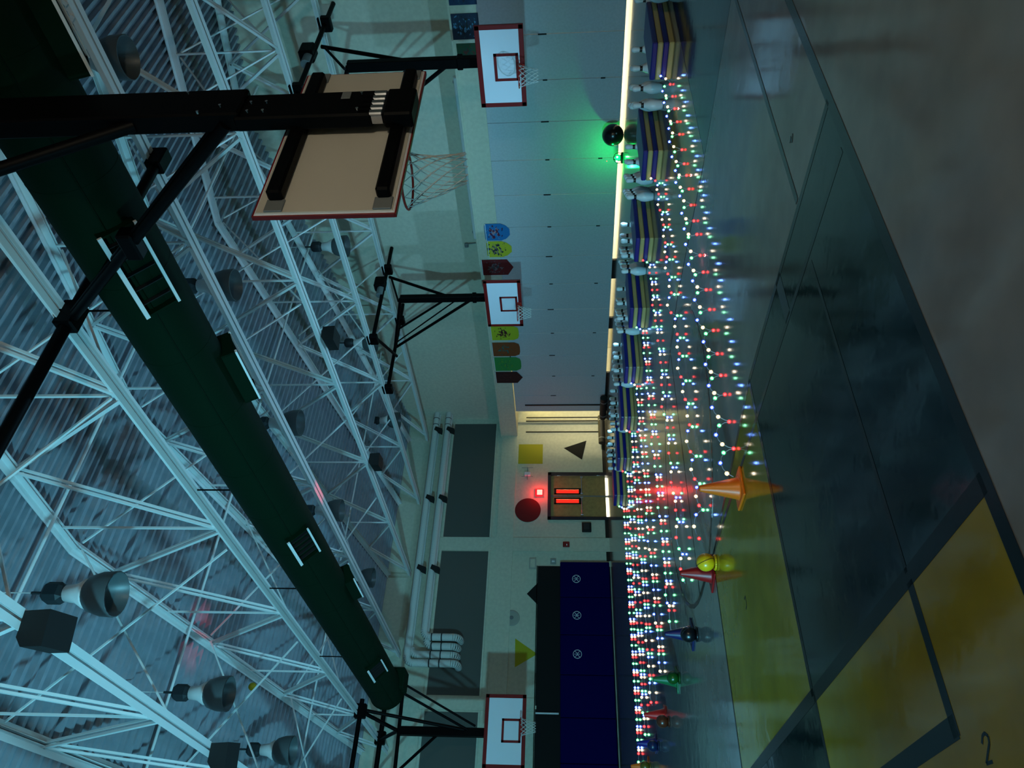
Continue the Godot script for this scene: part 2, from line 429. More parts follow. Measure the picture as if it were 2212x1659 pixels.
# ------------------------------------------------------------------ double door
func build_doors() -> void:
	var d := struct("door_1", mb().ends(Vector3(13.62, 0, DZ - 0.2), Vector3(13.74, 2.22, DZ + 0.03)).ends(Vector3(15.53, 0, DZ - 0.2), Vector3(15.65, 2.22, DZ + 0.03)).ends(Vector3(13.62, 2.1, DZ - 0.2), Vector3(15.65, 2.22, DZ + 0.03)), M.frame)
	for s in [-1.0, 1.0]:
		var cx: float = 14.635 + s * 0.448
		var z := DZ - 0.06
		# leaf with a slot for the vision panel
		var lx: float = cx - s * 0.24
		var leaf := mb().ends(Vector3(cx - 0.44, 0.06, z - 0.02), Vector3(lx - 0.1, 2.1, z + 0.025)).ends(Vector3(lx + 0.1, 0.06, z - 0.02), Vector3(cx + 0.44, 2.1, z + 0.025))
		leaf.ends(Vector3(lx - 0.1, 0.06, z - 0.02), Vector3(lx + 0.1, 1.0, z + 0.025)).ends(Vector3(lx - 0.1, 1.95, z - 0.02), Vector3(lx + 0.1, 2.1, z + 0.025))
		var o := put("leaf", leaf, M.wood, d)
		put("window_pane", mb().ends(Vector3(lx - 0.085, 1.06, z - 0.005), Vector3(lx + 0.085, 1.9, z + 0.005)), glow(srgb(1.0, 0.16, 0.09), 1.15), o)
		put("pane_frame", mb().ends(Vector3(lx - 0.13, 0.96, z + 0.01), Vector3(lx - 0.085, 1.98, z + 0.04)).ends(Vector3(lx + 0.085, 0.96, z + 0.01), Vector3(lx + 0.13, 1.98, z + 0.04)).ends(Vector3(lx - 0.13, 0.96, z + 0.01), Vector3(lx + 0.13, 1.06, z + 0.04)).ends(Vector3(lx - 0.13, 1.9, z + 0.01), Vector3(lx + 0.13, 1.98, z + 0.04)), M.black, o)
		put("push_bar", mb().tube(Vector3(cx - 0.36, 0.95, z + 0.08), Vector3(cx + 0.36, 0.95, z + 0.08), 0.022).box(Vector3(cx - 0.36, 0.95, z + 0.05), Vector3(0.05, 0.09, 0.07)).box(Vector3(cx + 0.36, 0.95, z + 0.05), Vector3(0.05, 0.09, 0.07)), M.chrome, o)
		put("hinge", mb().tube(Vector3(cx + s * 0.45, 1.75, z + 0.04), Vector3(cx + s * 0.45, 1.87, z + 0.04), 0.012), M.chrome, o)
		put("hinge", mb().tube(Vector3(cx + s * 0.45, 0.25, z + 0.04), Vector3(cx + s * 0.45, 0.37, z + 0.04), 0.012), M.chrome, o)
	put("centre_post", mb().ends(Vector3(14.61, 0.0, DZ - 0.1), Vector3(14.66, 2.1, DZ - 0.02)), M.lamp_grey, d)
	# lit hallway behind
	struct("wall_hallway", mb().ends(Vector3(12.4, 0, -27.6), Vector3(16.8, 2.7, -27.4)).ends(Vector3(12.2, 0, -27.6), Vector3(12.4, 2.7, DZ - 0.25)).ends(Vector3(16.8, 0, -27.6), Vector3(17.0, 2.7, DZ - 0.25)), M.wall)
	struct("ceiling_hallway", mb().ends(Vector3(12.2, 2.7, -27.6), Vector3(17.0, 2.8, DZ - 0.25)), M.wall)
	var t := thing("ceiling_light_panel", "lit ceiling panel in the hallway behind the double doors", "ceiling light", Vector3(14.63, 2.66, -26.0))
	put("frame", mb().rbox(Vector3(0, 0.01, 0), Vector3(2.1, 0.05, 0.7), 0.01), M.white_steel, t)
	put("diffuser", mb().box(Vector3(0, -0.025, 0), Vector3(2.0, 0.02, 0.6)), glow(srgb(1, 0.98, 0.92), 6.0), t)
	var a := AreaLight3D.new(); a.name = "lamp_light"
	a.area_size = Vector2(2.0, 0.6); a.light_color = srgb(1, 0.98, 0.92); a.light_energy = 120.0; a.shadow_enabled = true; a.area_range = 20.0
	t.add_child(a); a.position = Vector3(0, -0.05, 0); a.rotation = Vector3(-PI / 2, 0, 0)
	# exit sign above the doors
	var e := thing("exit_sign", "glowing red exit sign on wall above the double doors", "exit sign", Vector3(14.73, 2.54, DZ))
	put("housing", mb().rbox(Vector3(0, 0, 0.05), Vector3(0.3, 0.3, 0.08), 0.02), glow(srgb(1, 0.02, 0.1), 1.3), e)
	put("face", mb().rbox(Vector3(0, -0.02, 0.095), Vector3(0.22, 0.2, 0.02), 0.008), glow(srgb(1, 0.62, 0.55), 2.2), e)
	omni(Vector3(0, -0.02, 0.25), srgb(1, 0.15, 0.15), 0.5, 0.1, e)

# ------------------------------------------------------------------ roof
func roof_y(z: float) -> float: return 9.9 - 0.155 * absf(z + 11.3)

func build_ceiling() -> void:
	var c := struct("ceiling", mb().ends(Vector3(-9.4, 10.9, DZ), Vector3(18.5, 11.0, 5.2)), M.deck)
	# ribbed steel deck: one sheet for each bay between two trusses on each roof slope
	var xs := [-9.2, -5.85, -2.98, -0.1, 2.77, 5.65, 8.55, 11.4, 14.27, 18.2]
	var pitch := 0.2
	var prof := [[0.0, 0.09], [0.09, 0.09], [0.115, 0.0], [0.175, 0.0], [0.2, 0.09]]
	for b in xs.size() - 1:
		for slope in 2:
			var za := -11.3 if slope == 0 else 5.0
			var zb := DZ if slope == 0 else -11.3
			var s := mb()
			var cnt := int((za - zb) / pitch)
			for r in cnt:
				for j in 4:
					var p0: Array = prof[j]
					var p1: Array = prof[j + 1]
					var z0: float = za - r * pitch - p0[0]
					var z1: float = za - r * pitch - p1[0]
					var a := Vector3(xs[b], roof_y(z0) + p0[1], z0)
					var d := Vector3(xs[b], roof_y(z1) + p1[1], z1)
					var a2 := a; a2.x = xs[b + 1] - 0.006
					var d2 := d; d2.x = xs[b + 1] - 0.006
					var nn := (a2 - a).cross(d - a).normalized()
					if nn.y > 0: nn = -nn
					s.quad(a, a2, d2, d, nn)
			put("deck_sheet", s, M.deck, c)

func angle_bar(b: MB, p0: Vector3, p1: Vector3, side: float, flange: float, up: float) -> void:
	# steel angle along z: horizontal leg pointing to side, vertical leg up (up may be negative)
	var mid := (p0 + p1) * 0.5
	var d := p1 - p0
	var zl := d.length()
	var bs := Basis.looking_at(d.normalized(), Vector3.UP)
	b.box(mid + bs.x * 0.0 + Vector3(side * (flange * 0.5 + 0.02), 0, 0), Vector3(flange, 0.012, zl), bs)
	b.box(mid + Vector3(side * 0.026, up * 0.5, 0), Vector3(0.012, absf(up), zl), bs)

func build_trusses() -> void:
	var xs := [17.15, 14.27, 11.4, 8.55, 5.65, 2.77, -0.1, -2.98, -5.85]
	var ord := ["nearest the folding partition", "second from the folding partition", "third from the folding partition", "fourth from the folding partition", "fifth from the partition, just left of the green duct", "sixth from the partition, carrying black boxes at upper left", "seventh from the partition, out of the picture", "eighth from the partition, out of the picture", "ninth from the partition, out of the picture"]
	var nodes := []
	for k in 10: nodes.append(-24.4 + 3.45 * k)
	for i in xs.size():
		var x: float = xs[i]
		var t := thing("roof_truss", "white steel roof truss, " + ord[i], "roof truss", Vector3(x, 0, 0), 0.0, "white steel roof trusses")
		for s in [-1.0, 1.0]:
			var b := mb(); angle_bar(b, Vector3(0, 7.0, DZ + 0.02), Vector3(0, 7.0, 4.95), s, 0.088, 0.11)
			put("bottom_chord", b, M.white_steel, t)
			for q in [[DZ + 0.02, -11.3], [-11.3, 4.95]]:
				var c := mb(); angle_bar(c, Vector3(0, roof_y(q[0]) - 0.012, q[0]), Vector3(0, roof_y(q[1]) - 0.012, q[1]), s, 0.11, -0.11)
				put("top_chord", c, M.white_steel, t)
		for k in nodes.size():
			var z: float = nodes[k]
			if z > 4.9: continue
			var lo := Vector3(0, 7.06, z)
			if k > 0: put("web_vertical", mb().bar(lo, Vector3(0, roof_y(z) - 0.06, z), 0.034, 0.034), M.white_steel, t)
			for s in [-1.0, 1.0]:
				var zt: float = z + s * 1.725
				if zt < DZ + 0.05 or zt > 4.95: continue
				var hi := Vector3(0, roof_y(zt) - 0.06, zt)
				var g := mb()
				g.bar(lo + Vector3(0.035, 0, s * 0.06), hi + Vector3(0.035, 0, 0), 0.036, 0.05); g.bar(lo + Vector3(-0.035, 0, s * 0.06), hi + Vector3(-0.035, 0, 0), 0.036, 0.05)
				put("web_diagonal", g, M.white_steel, t)
	# bridging between trusses
	for i in 5:
		var x0: float = xs[i]
		var x1: float = xs[i + 1]
		for zi in 5:
			var z: float = [-7.2, -11.3, -15.5, -19.4, -2.6][zi]
			var t := thing("cross_bridging", "thin crossed steel braces between %s trusses, %s" % [["first and second", "second and third", "third and fourth", "fourth and fifth", "fifth and sixth"][i], ["second nearest the camera", "midway along the roof", "third from the door wall", "nearest the door wall", "nearest the camera"][zi]], "brace", Vector3((x0 + x1) * 0.5, 0, z), 0.0, "cross bridging between roof trusses")
			var h := (x0 - x1) * 0.5
			put("brace_rod", mb().bar(Vector3(-h + 0.05, 7.14, 0), Vector3(h - 0.05, roof_y(z) - 0.2, 0), 0.03, 0.03), M.white_steel, t)
			put("brace_rod", mb().bar(Vector3(h - 0.05, 7.14, 0.06), Vector3(-h + 0.05, roof_y(z) - 0.2, 0.06), 0.03, 0.03), M.white_steel, t)
	for zi in 4:
		var z: float = [-10.0, -14.6, -20.4, -4.0][zi]
		var t := thing("conduit_run", "long thin pale conduit crossing the trusses, " + ["second nearest the camera", "second from the door wall", "nearest the door wall", "nearest the camera"][zi], "conduit", Vector3(0, roof_y(z) - 0.28, z), 0.0, "conduits under the roof deck")
		put("tube", mb().tube(Vector3(-9.1, 0, 0), Vector3(18.1, 0, 0), 0.028, 0.028, 8), M.white_steel, t)

# ------------------------------------------------------------------ basketball goals
func net_mesh(c: Vector3, r: float, skew: Vector3, length: float) -> MB:
	var b := mb()
	var k := 12
	var rows := 6
	for i in k:
		for dirn in [-1.0, 1.0]:
			var pts := []
			for j in rows + 1:
				var f := float(j) / rows
				var a: float = TAU * (i + dirn * 0.5 * j) / k
				var rr := r * lerpf(1.0, 0.55, pow(f, 0.7))
				pts.append(c + Vector3(cos(a) * rr, -length * f, sin(a) * rr) + skew * f * f)
			b.path(pts, 0.0045, 4)
	return b

func goal(called_label: String, at: Vector3, turn: float, wdt: float, hgt: float, yc: float, skew: Vector3) -> Node3D:
	# local: board faces +z at z = 0, mast behind it
	var g := thing("basketball_goal", called_label, "basketball goal", at, turn, "ceiling-hung basketball goals")
	var bd := put("backboard", mb().rbox(Vector3(0, yc, 0), Vector3(wdt, hgt, 0.035), 0.008), M.board_white, g)
	var hw := wdt * 0.5
	var hh := hgt * 0.5
	var f := mb()
	var bw := 0.088
	f.rbox(Vector3(0, yc + hh - bw * 0.5, 0.018), Vector3(wdt, bw, 0.012), 0.003).rbox(Vector3(0, yc - hh + bw * 0.5, 0.018), Vector3(wdt, bw, 0.012), 0.003)
	f.rbox(Vector3(-hw + bw * 0.5, yc, 0.018), Vector3(bw, hgt, 0.012), 0.003).rbox(Vector3(hw - bw * 0.5, yc, 0.018), Vector3(bw, hgt, 0.012), 0.003)
	f.rbox(Vector3(0, yc + hh + 0.004, 0.004), Vector3(wdt + 0.02, 0.012, 0.036), 0.003).rbox(Vector3(0, yc - hh - 0.004, 0.004), Vector3(wdt + 0.02, 0.012, 0.036), 0.003)
	f.rbox(Vector3(-hw - 0.004, yc, 0.004), Vector3(0.012, hgt, 0.036), 0.003).rbox(Vector3(hw + 0.004, yc, 0.004), Vector3(0.012, hgt, 0.036), 0.003)
	put("red_border", f, M.red, bd)
	put("back_sheet", mb().rbox(Vector3(0, yc, -0.02), Vector3(wdt - 0.03, hgt - 0.03, 0.01), 0.003), M.board_back, bd)
	var sq := mb()
	var sy := yc - hh + 0.37
	for q in [[Vector3(0, sy + 0.225, 0.02), Vector3(0.6, 0.06, 0.01)], [Vector3(0, sy - 0.225, 0.02), Vector3(0.6, 0.06, 0.01)], [Vector3(-0.27, sy, 0.02), Vector3(0.06, 0.51, 0.01)], [Vector3(0.27, sy, 0.02), Vector3(0.06, 0.51, 0.01)]]:
		sq.rbox(q[0], q[1], 0.002)
	put("target_square", sq, M.red, bd)
	var ry := yc - hh + 0.1
	var rm := put("rim", mb().ring(Vector3(0, ry, 0.39), Vector3.UP, 0.23, 0.010, 28).rbox(Vector3(0, ry - 0.02, 0.085), Vector3(0.16, 0.06, 0.14), 0.01).rbox(Vector3(0, ry - 0.03, 0.03), Vector3(0.13, 0.14, 0.03), 0.006), M.rim, g)
	put("net", net_mesh(Vector3(0, ry - 0.01, 0.39), 0.225, skew, 0.38), M.net, rm)
	# mast and the two cross arms on the back
	put("cross_arm", mb().rbox(Vector3(0, yc + hh * 0.72, -0.075), Vector3(wdt * 0.86, 0.11, 0.09), 0.015), M.black_steel, g)
	put("cross_arm", mb().rbox(Vector3(0, yc - hh * 0.82, -0.075), Vector3(wdt * 0.86, 0.10, 0.09), 0.015), M.black_steel, g)
	for sx in [-1.0, 1.0]:
		for sy2 in [yc + hh * 0.72, yc - hh * 0.82]:
			put("arm_bracket", mb().rbox(Vector3(sx * wdt * 0.455, sy2, -0.032), Vector3(wdt * 0.07, 0.13, 0.014), 0.004), M.lamp_grey, g)
	return g

func struts(g: Node3D, called: String, list: Array, m: Material) -> void:
	var inv := g.transform.affine_inverse()
	for s in list:
		put(called, mb().tube(inv * s[0], inv * s[1], s[2], s[2], 10), m, g)

func build_goals() -> void:
	var cy := 6.93
	# second goal along the partition (middle of the picture)
	for which in 2:
		var mid := which == 0
		var bx := 15.6 if mid else 14.92
		var bz := -15.57 if mid else -8.02
		var g: Node3D
		if mid: g = goal("white backboard with red border beside the coloured banners, hung before partition", Vector3(bx, 0, bz), -PI / 2, 1.85, 1.04, 3.28, Vector3(0, 0, 0))
		else: g = goal("white backboard with red border and a bright glint, near the top edge", Vector3(bx, 0, bz), -PI / 2, 1.76, 0.96, 2.77, Vector3(0, 0, 0))
		var mx := bx + 0.27
		var yt := 6.35 if mid else 6.05
		var yb := 2.9 if mid else 2.4
		var inv := g.transform.affine_inverse()
		put("mast", mb().rbox(inv * Vector3(mx, (yt + yb) * 0.5, bz), Vector3(0.22, yt - yb, 0.16), 0.015), M.black_steel, g)
		put("mast_collar", mb().rbox(inv * Vector3(mx, yb + 1.25, bz), Vector3(0.27, 0.12, 0.2), 0.015), M.black_steel, g)
		var z2 := bz - 2.25
		struts(g, "ceiling_pipe", [[Vector3(14.1, cy, bz), Vector3(18.15, cy, bz), 0.055], [Vector3(14.2, cy, z2), Vector3(17.9, cy, z2), 0.055]], M.black_steel)
		struts(g, "brace", [[Vector3(mx + 1.0, cy - 0.1, bz - 0.05), Vector3(mx + 0.1, yt - 1.35, bz), 0.045], [Vector3(mx + 1.0, cy - 0.15, bz - 0.05), Vector3(mx - 0.1, yt + 0.05, bz), 0.03],
			[Vector3(mx, cy, z2), Vector3(mx, yt, bz), 0.05], [Vector3(mx + 0.9, cy, z2), Vector3(mx, yt - 1.4, bz), 0.035], [Vector3(mx + 0.3, cy, z2), Vector3(mx, yt - 1.75, bz), 0.022], [Vector3(mx + 0.1, cy - 0.02, z2), Vector3(mx, yt - 2.2, bz), 0.045],
			[Vector3(14.4, cy, bz), Vector3(15.6, cy - 0.1, z2), 0.045]], M.black_steel)
		for p in [Vector3(14.27, cy, bz), Vector3(17.15, cy, bz), Vector3(14.27, cy, z2), Vector3(17.15, cy, z2)]:
			var q := Transform3D(inv.basis, inv * p)
			put("truss_clamp", mb().rbox(q.origin, Vector3(0.34, 0.3, 0.16), 0.02), M.black_steel, g)
		var wn := Vector3(mx + 0.65, cy + 0.12, bz)
		put("winch", mb().rbox(inv * wn, Vector3(0.3, 0.32, 0.42), 0.04), M.black_steel, g)
		put("winch_motor", mb().tube(inv * (wn + Vector3(-0.2, -0.05, 0.0)), inv * (wn + Vector3(-0.5, -0.05, 0.0)), 0.11, 0.11, 12), M.lamp_grey, g)
	# far goal, on the court axis before the door wall
	var b3 := goal("white backboard with red border before the navy wall pads, lowest in the picture", Vector3(5.45, 0, -21.3), 0.0, 1.83, 1.08, 3.18, Vector3(0, 0, 0))
	put("mast", mb().rbox(Vector3(0, 4.45, -0.28), Vector3(0.22, 3.3, 0.18), 0.015), M.black_steel, b3)
	struts(b3, "ceiling_pipe", [[Vector3(2.6, cy, -20.55), Vector3(5.95, cy, -20.55), 0.06], [Vector3(2.6, cy, -23.2), Vector3(6.6, cy, -23.2), 0.07], [Vector3(2.6, 6.0, -21.58), Vector3(6.6, 6.1, -21.58), 0.05]], M.black_steel)
	struts(b3, "brace", [[Vector3(5.7, cy, -20.6), Vector3(5.5, 4.3, -21.5), 0.045], [Vector3(6.1, 5.9, -20.3), Vector3(5.5, 4.2, -21.5), 0.035], [Vector3(6.3, 5.8, -20.4), Vector3(5.6, 4.0, -21.5), 0.03], [Vector3(4.2, cy, -23.2), Vector3(5.4, 5.0, -21.6), 0.04], [Vector3(5.45, 6.1, -21.58), Vector3(5.6, cy, -23.2), 0.05], [Vector3(5.45, 6.1, -21.58), Vector3(5.65, cy, -20.55), 0.05]], M.black_steel)
	var inv3 := b3.transform.affine_inverse()
	for p in [Vector3(5.65, cy, -20.55), Vector3(2.77, cy, -20.55), Vector3(5.65, cy, -23.2), Vector3(2.77, cy, -23.2)]: put("truss_clamp", mb().rbox(inv3 * p, Vector3(0.36, 0.3, 0.16), 0.02), M.black_steel, b3)
	# near goal seen from behind
	var g0 := goal("large near backboard seen from behind with beige back and black mast", Vector3(5.02, 0, -3.22), PI, 1.84, 0.99, 3.12, Vector3(-0.28, -0.05, 0.1))
	var i0 := g0.transform.affine_inverse()
	var mx0 := 5.17
	var zm := -3.07
	put("mast", mb().rbox(i0 * Vector3(mx0, 3.42, zm), Vector3(0.33, 1.05, 0.12), 0.015), M.black_steel, g0)
	put("mast_upper", mb().rbox(i0 * Vector3(mx0 + 0.03, 5.4, zm + 0.01), Vector3(0.35, 3.0, 0.16), 0.015), M.black_steel, g0)
	put("mast_foot", mb().rbox(i0 * Vector3(mx0, 2.70, zm), Vector3(0.35, 0.22, 0.13), 0.015), M.black_steel, g0)
	var sl := mb()
	for k in 5: sl.rbox(i0 * Vector3(mx0 - 0.13 + k * 0.066, 2.91, zm + 0.045), Vector3(0.058, 0.2, 0.03), 0.01)
	sl.rbox(i0 * Vector3(mx0, 2.91, zm), Vector3(0.31, 0.2, 0.08), 0.01)
	put("chrome_sleeve", sl, M.chrome, g0)
	put("gauge_plate", mb().rbox(i0 * Vector3(mx0 + 0.09, 3.12, zm + 0.065), Vector3(0.09, 0.07, 0.006), 0.002), M.lamp_grey, g0)
	put("back_plate", mb().rbox(i0 * Vector3(5.52, 2.93, -3.188), Vector3(0.2, 0.17, 0.006), 0.002), M.lamp_grey, g0)
	for k in 3: put("vent_slot", mb().rbox(i0 * Vector3(5.47 + 0.05 * k, 2.93, -3.183), Vector3(0.02, 0.12, 0.006), 0.002), M.black, g0)
	for p in [Vector3(mx0 + 0.14, 4.36, 0), Vector3(mx0 - 0.06, 4.05, 0), Vector3(mx0 + 0.02, 3.84, 0), Vector3(mx0 + 0.02, 3.72, 0), Vector3(mx0 - 0.1, 3.84, 0), Vector3(mx0 - 0.1, 3.72, 0), Vector3(mx0 - 0.14, 4.2, 0), Vector3(mx0 + 0.1, 3.0, 0), Vector3(mx0 - 0.12, 3.0, 0)]:
		var zf := zm + (0.095 if p.y > 3.9 else 0.065)
		put("bolt", mb().tube(i0 * Vector3(p.x, p.y, zf), i0 * Vector3(p.x, p.y, zf + 0.02), 0.012, 0.012, 6), M.bolt, g0)
	struts(g0, "ceiling_pipe", [[Vector3(2.5, cy, -5.73), Vector3(8.7, cy, -5.73), 0.07], [Vector3(2.5, cy, -3.07), Vector3(8.7, cy, -3.07), 0.07]], M.black_steel)
	struts(g0, "brace", [[Vector3(mx0 - 0.14, 4.02, zm), Vector3(5.6, cy - 0.03, -5.73), 0.05], [Vector3(mx0 - 0.1, 4.1, zm), Vector3(5.6, cy - 0.1, -5.6), 0.018], [Vector3(mx0 - 0.12, 4.75, zm), Vector3(3.7, cy, zm), 0.05], [Vector3(mx0 + 0.16, 4.8, zm), Vector3(mx0 + 0.2, cy, zm), 0.05]], M.black_steel)
	for p in [Vector3(5.65, cy, -5.73), Vector3(2.77, cy, -5.73), Vector3(8.55, cy, -5.73), Vector3(5.65, cy, -3.07)]: put("truss_clamp", mb().rbox(i0 * p, Vector3(0.36, 0.22, 0.2), 0.02), M.black_steel, g0)
	var bt := Vector3(mx0 - 0.14, 4.02, zm).lerp(Vector3(5.6, cy - 0.03, -5.73), 0.52)
	put("brace_coupling", mb().rbox(i0 * bt, Vector3(0.16, 0.16, 0.3), 0.02), M.black_steel, g0)

# ------------------------------------------------------------------ green air duct
func build_duct() -> void:
	var t := thing("air_duct", "long dark green round air duct hung below the roof trusses", "air duct", Vector3(5.9, 6.1, 0))
	var r := 0.43
	var k := 28
	var z := 4.4
	var len := 1.2
	while z > -19.6:
		var zb := maxf(z - len, -19.7)
		put("duct_section", mb().tube(Vector3(0, 0, z), Vector3(0, 0, zb + 0.012), r, r, k, false), M.duct, t)
		put("joint_band", mb().tube(Vector3(0, 0, zb + 0.02), Vector3(0, 0, zb - 0.008), r + 0.002, r + 0.002, k, true), M.duct, t)
		z = zb
	var sa := deg_to_rad(-146.0)
	put("seam_strip", mb().ends(Vector3(cos(sa) * (r + 0.002) - 0.008, sin(sa) * (r + 0.002) - 0.008, -19.6), Vector3(cos(sa) * (r + 0.002) + 0.008, sin(sa) * (r + 0.002) + 0.008, 4.4)), M.duct, t)
	put("end_cap", mb().tube(Vector3(0, 0, -19.7), Vector3(0, 0, -19.74), r + 0.02, r - 0.02, k), M.duct, t)
	put("end_box", mb().rbox(Vector3(0.18, -0.28, -19.35), Vector3(0.5, 0.5, 0.55), 0.03), M.duct, t)
	# side registers: alternately on the lower left and lower right of the duct
	for q in [[-5.0, -1.0, 1.05], [-11.03, -1.0, 0.75], [-17.05, -1.0, 0.7], [-2.7, 1.0, 0.9], [-7.2, 1.0, 0.9], [-13.64, 1.0, 0.75], [0.5, -1.0, 0.9]]:
		var a: float = deg_to_rad(-135.0 if q[1] < 0 else -62.0)
		var dirv := Vector3(cos(a), sin(a), 0)
		var tang := Vector3(-sin(a), cos(a), 0)
		var bs := Basis(tang, dirv, Vector3(0, 0, 1))
		if bs.determinant() < 0: bs = Basis(-tang, dirv, Vector3(0, 0, 1))
		var o := dirv * (r + 0.02)
		var zz: float = q[0]
		var ln: float = q[2]
		var dep := 0.1 if q[1] < 0 else 0.24
		var wd := 0.36
		var box := mb()
		box.box(o + bs.x * (wd * 0.5) + Vector3(0, 0, zz), Vector3(0.02, dep, ln), bs).box(o - bs.x * (wd * 0.5) + Vector3(0, 0, zz), Vector3(0.02, dep, ln), bs)
		box.box(o + Vector3(0, 0, zz + ln * 0.5), Vector3(wd + 0.02, dep, 0.02), bs).box(o + Vector3(0, 0, zz - ln * 0.5), Vector3(wd + 0.02, dep, 0.02), bs)
		box.box(o - dirv * (dep * 0.35) + Vector3(0, 0, zz), Vector3(wd, 0.01, ln), bs)
		var rb := put("register_box", box, M.duct, t)
		var e := dirv * (r + 0.02 + dep * 0.5)
		put("register_rim", mb().box(e + bs.x * (wd * 0.5) + Vector3(0, 0, zz), Vector3(0.045, 0.025, ln + 0.03), bs).box(e - bs.x * (wd * 0.5) + Vector3(0, 0, zz), Vector3(0.03, 0.025, ln + 0.03), bs), M.white_steel, rb)
		for j in 5:
			put("louver", mb().box(e - dirv * 0.04 + Vector3(0, 0, zz + (j - 2) * ln / 5.5), Vector3(wd - 0.05, 0.05, 0.008), bs), M.black, rb)
	for zz in [2.5, -1.5, -5.7, -9.5, -13.0, -16.6]:
		put("hanger_rod", mb().tube(Vector3(-0.2, 0.38, zz), Vector3(-0.2, 0.95, zz), 0.012, 0.012, 6), M.black_steel, t)

# ------------------------------------------------------------------ lamps and boxes under the roof
func build_roof_fittings() -> void:
	var proto: Node3D = null
	var zs := [-4.95, -9.25, -13.5, -17.45, -21.6]
	var zn := ["first", "second", "third", "fourth", "fifth"]
	var xs := [3.95, 9.85, 15.85]
	var xn := ["row above the cones", "row right of duct", "row by the partition"]
	for i in 3:
		for j in 5:
			var t: Node3D
			if proto == null:
				proto = Node3D.new(); proto.name = numbered("high_bay_lamp"); add_child(proto)
				put("ballast_box", mb().rbox(Vector3(0, 0.42, 0), Vector3(0.26, 0.3, 0.26), 0.06), M.ballast, proto)
				put("hook", mb().tube(Vector3(0, 0.56, 0), Vector3(0, 0.75, 0), 0.02), M.ballast, proto)
				put("neck", mb().lathe([Vector2(0.0, 0.27), Vector2(0.11, 0.26), Vector2(0.13, 0.1), Vector2(0.2, -0.02), Vector2(0.17, -0.05)], 16), M.white_steel, proto)
				put("dome_reflector", mb().lathe([Vector2(0.17, -0.03), Vector2(0.24, -0.1), Vector2(0.29, -0.26), Vector2(0.3, -0.44), Vector2(0.28, -0.45), Vector2(0.2, -0.2), Vector2(0.0, -0.12)], 20), M.dome, proto)
				t = proto
			else:
				t = proto.duplicate(); t.name = numbered("high_bay_lamp"); add_child(t)
			tag(t, "unlit grey roof lamp, %s from camera in the %s" % [zn[j], xn[i]], "lamp", "unlit high bay roof lamps")
			t.position = Vector3(xs[i], 7.9, zs[j])
			put("suspension_cord", mb().tube(Vector3(0, 0.7, 0), Vector3(0, roof_y(zs[j]) - 7.9, 0), 0.008, 0.008, 5), M.white_steel, t)
	# black cabinets hung from the trusses
	var lb := ["black box cabinet on the wide bright truss at upper left corner", "black box cabinet on the same left truss, at bottom edge", "black box cabinet on the third truss, beside middle backboard frame", "black box cabinet on the third truss, farther toward the door wall"]
	var ps := [Vector3(2.74, 6.92, -7.4), Vector3(2.74, 6.92, -12.55), Vector3(11.5, 6.9, -12.5), Vector3(11.5, 6.9, -17.65)]
	for i in 4:
		var t := thing("hung_loudspeaker", lb[i], "loudspeaker", ps[i], deg_to_rad(-12), "black cabinets hung on trusses")
		put("cabinet", mb(Transform3D(Basis(), Vector3(0, -0.08, 0))).prism(PackedVector2Array([Vector2(-0.18, 0.09), Vector2(-0.09, 0.16), Vector2(0.17, 0.15), Vector2(0.19, -0.12), Vector2(-0.17, -0.13)]), -0.24, 0.24), M.black, t)
		put("bracket", mb().rbox(Vector3(0, 0.07, 0), Vector3(0.08, 0.08, 0.14), 0.01), M.black_steel, t)
	var bl := thing("stuck_ball", "small yellow ball stuck up among the roof steel", "ball", Vector3(5.2, 8.6, -17.2))
	put("shell", mb().ball(Vector3.ZERO, 0.09, 12), mat(srgb(0.7, 0.62, 0.05), 0.7), bl)

# ------------------------------------------------------------------ pipes on the door wall
func bend(b: MB, c: Vector3, from: Vector3, to: Vector3, rad: float, r: float) -> void:
	# quarter bend around centre c from direction 'from' to direction 'to'
	var pts := []
	for j in 7:
		var t := PI * 0.5 * j / 6.0
		pts.append(c + (from * cos(t) + to * sin(t)) * rad)
	for j in 6: b.tube(pts[j], pts[j + 1], r, r, 14, false)

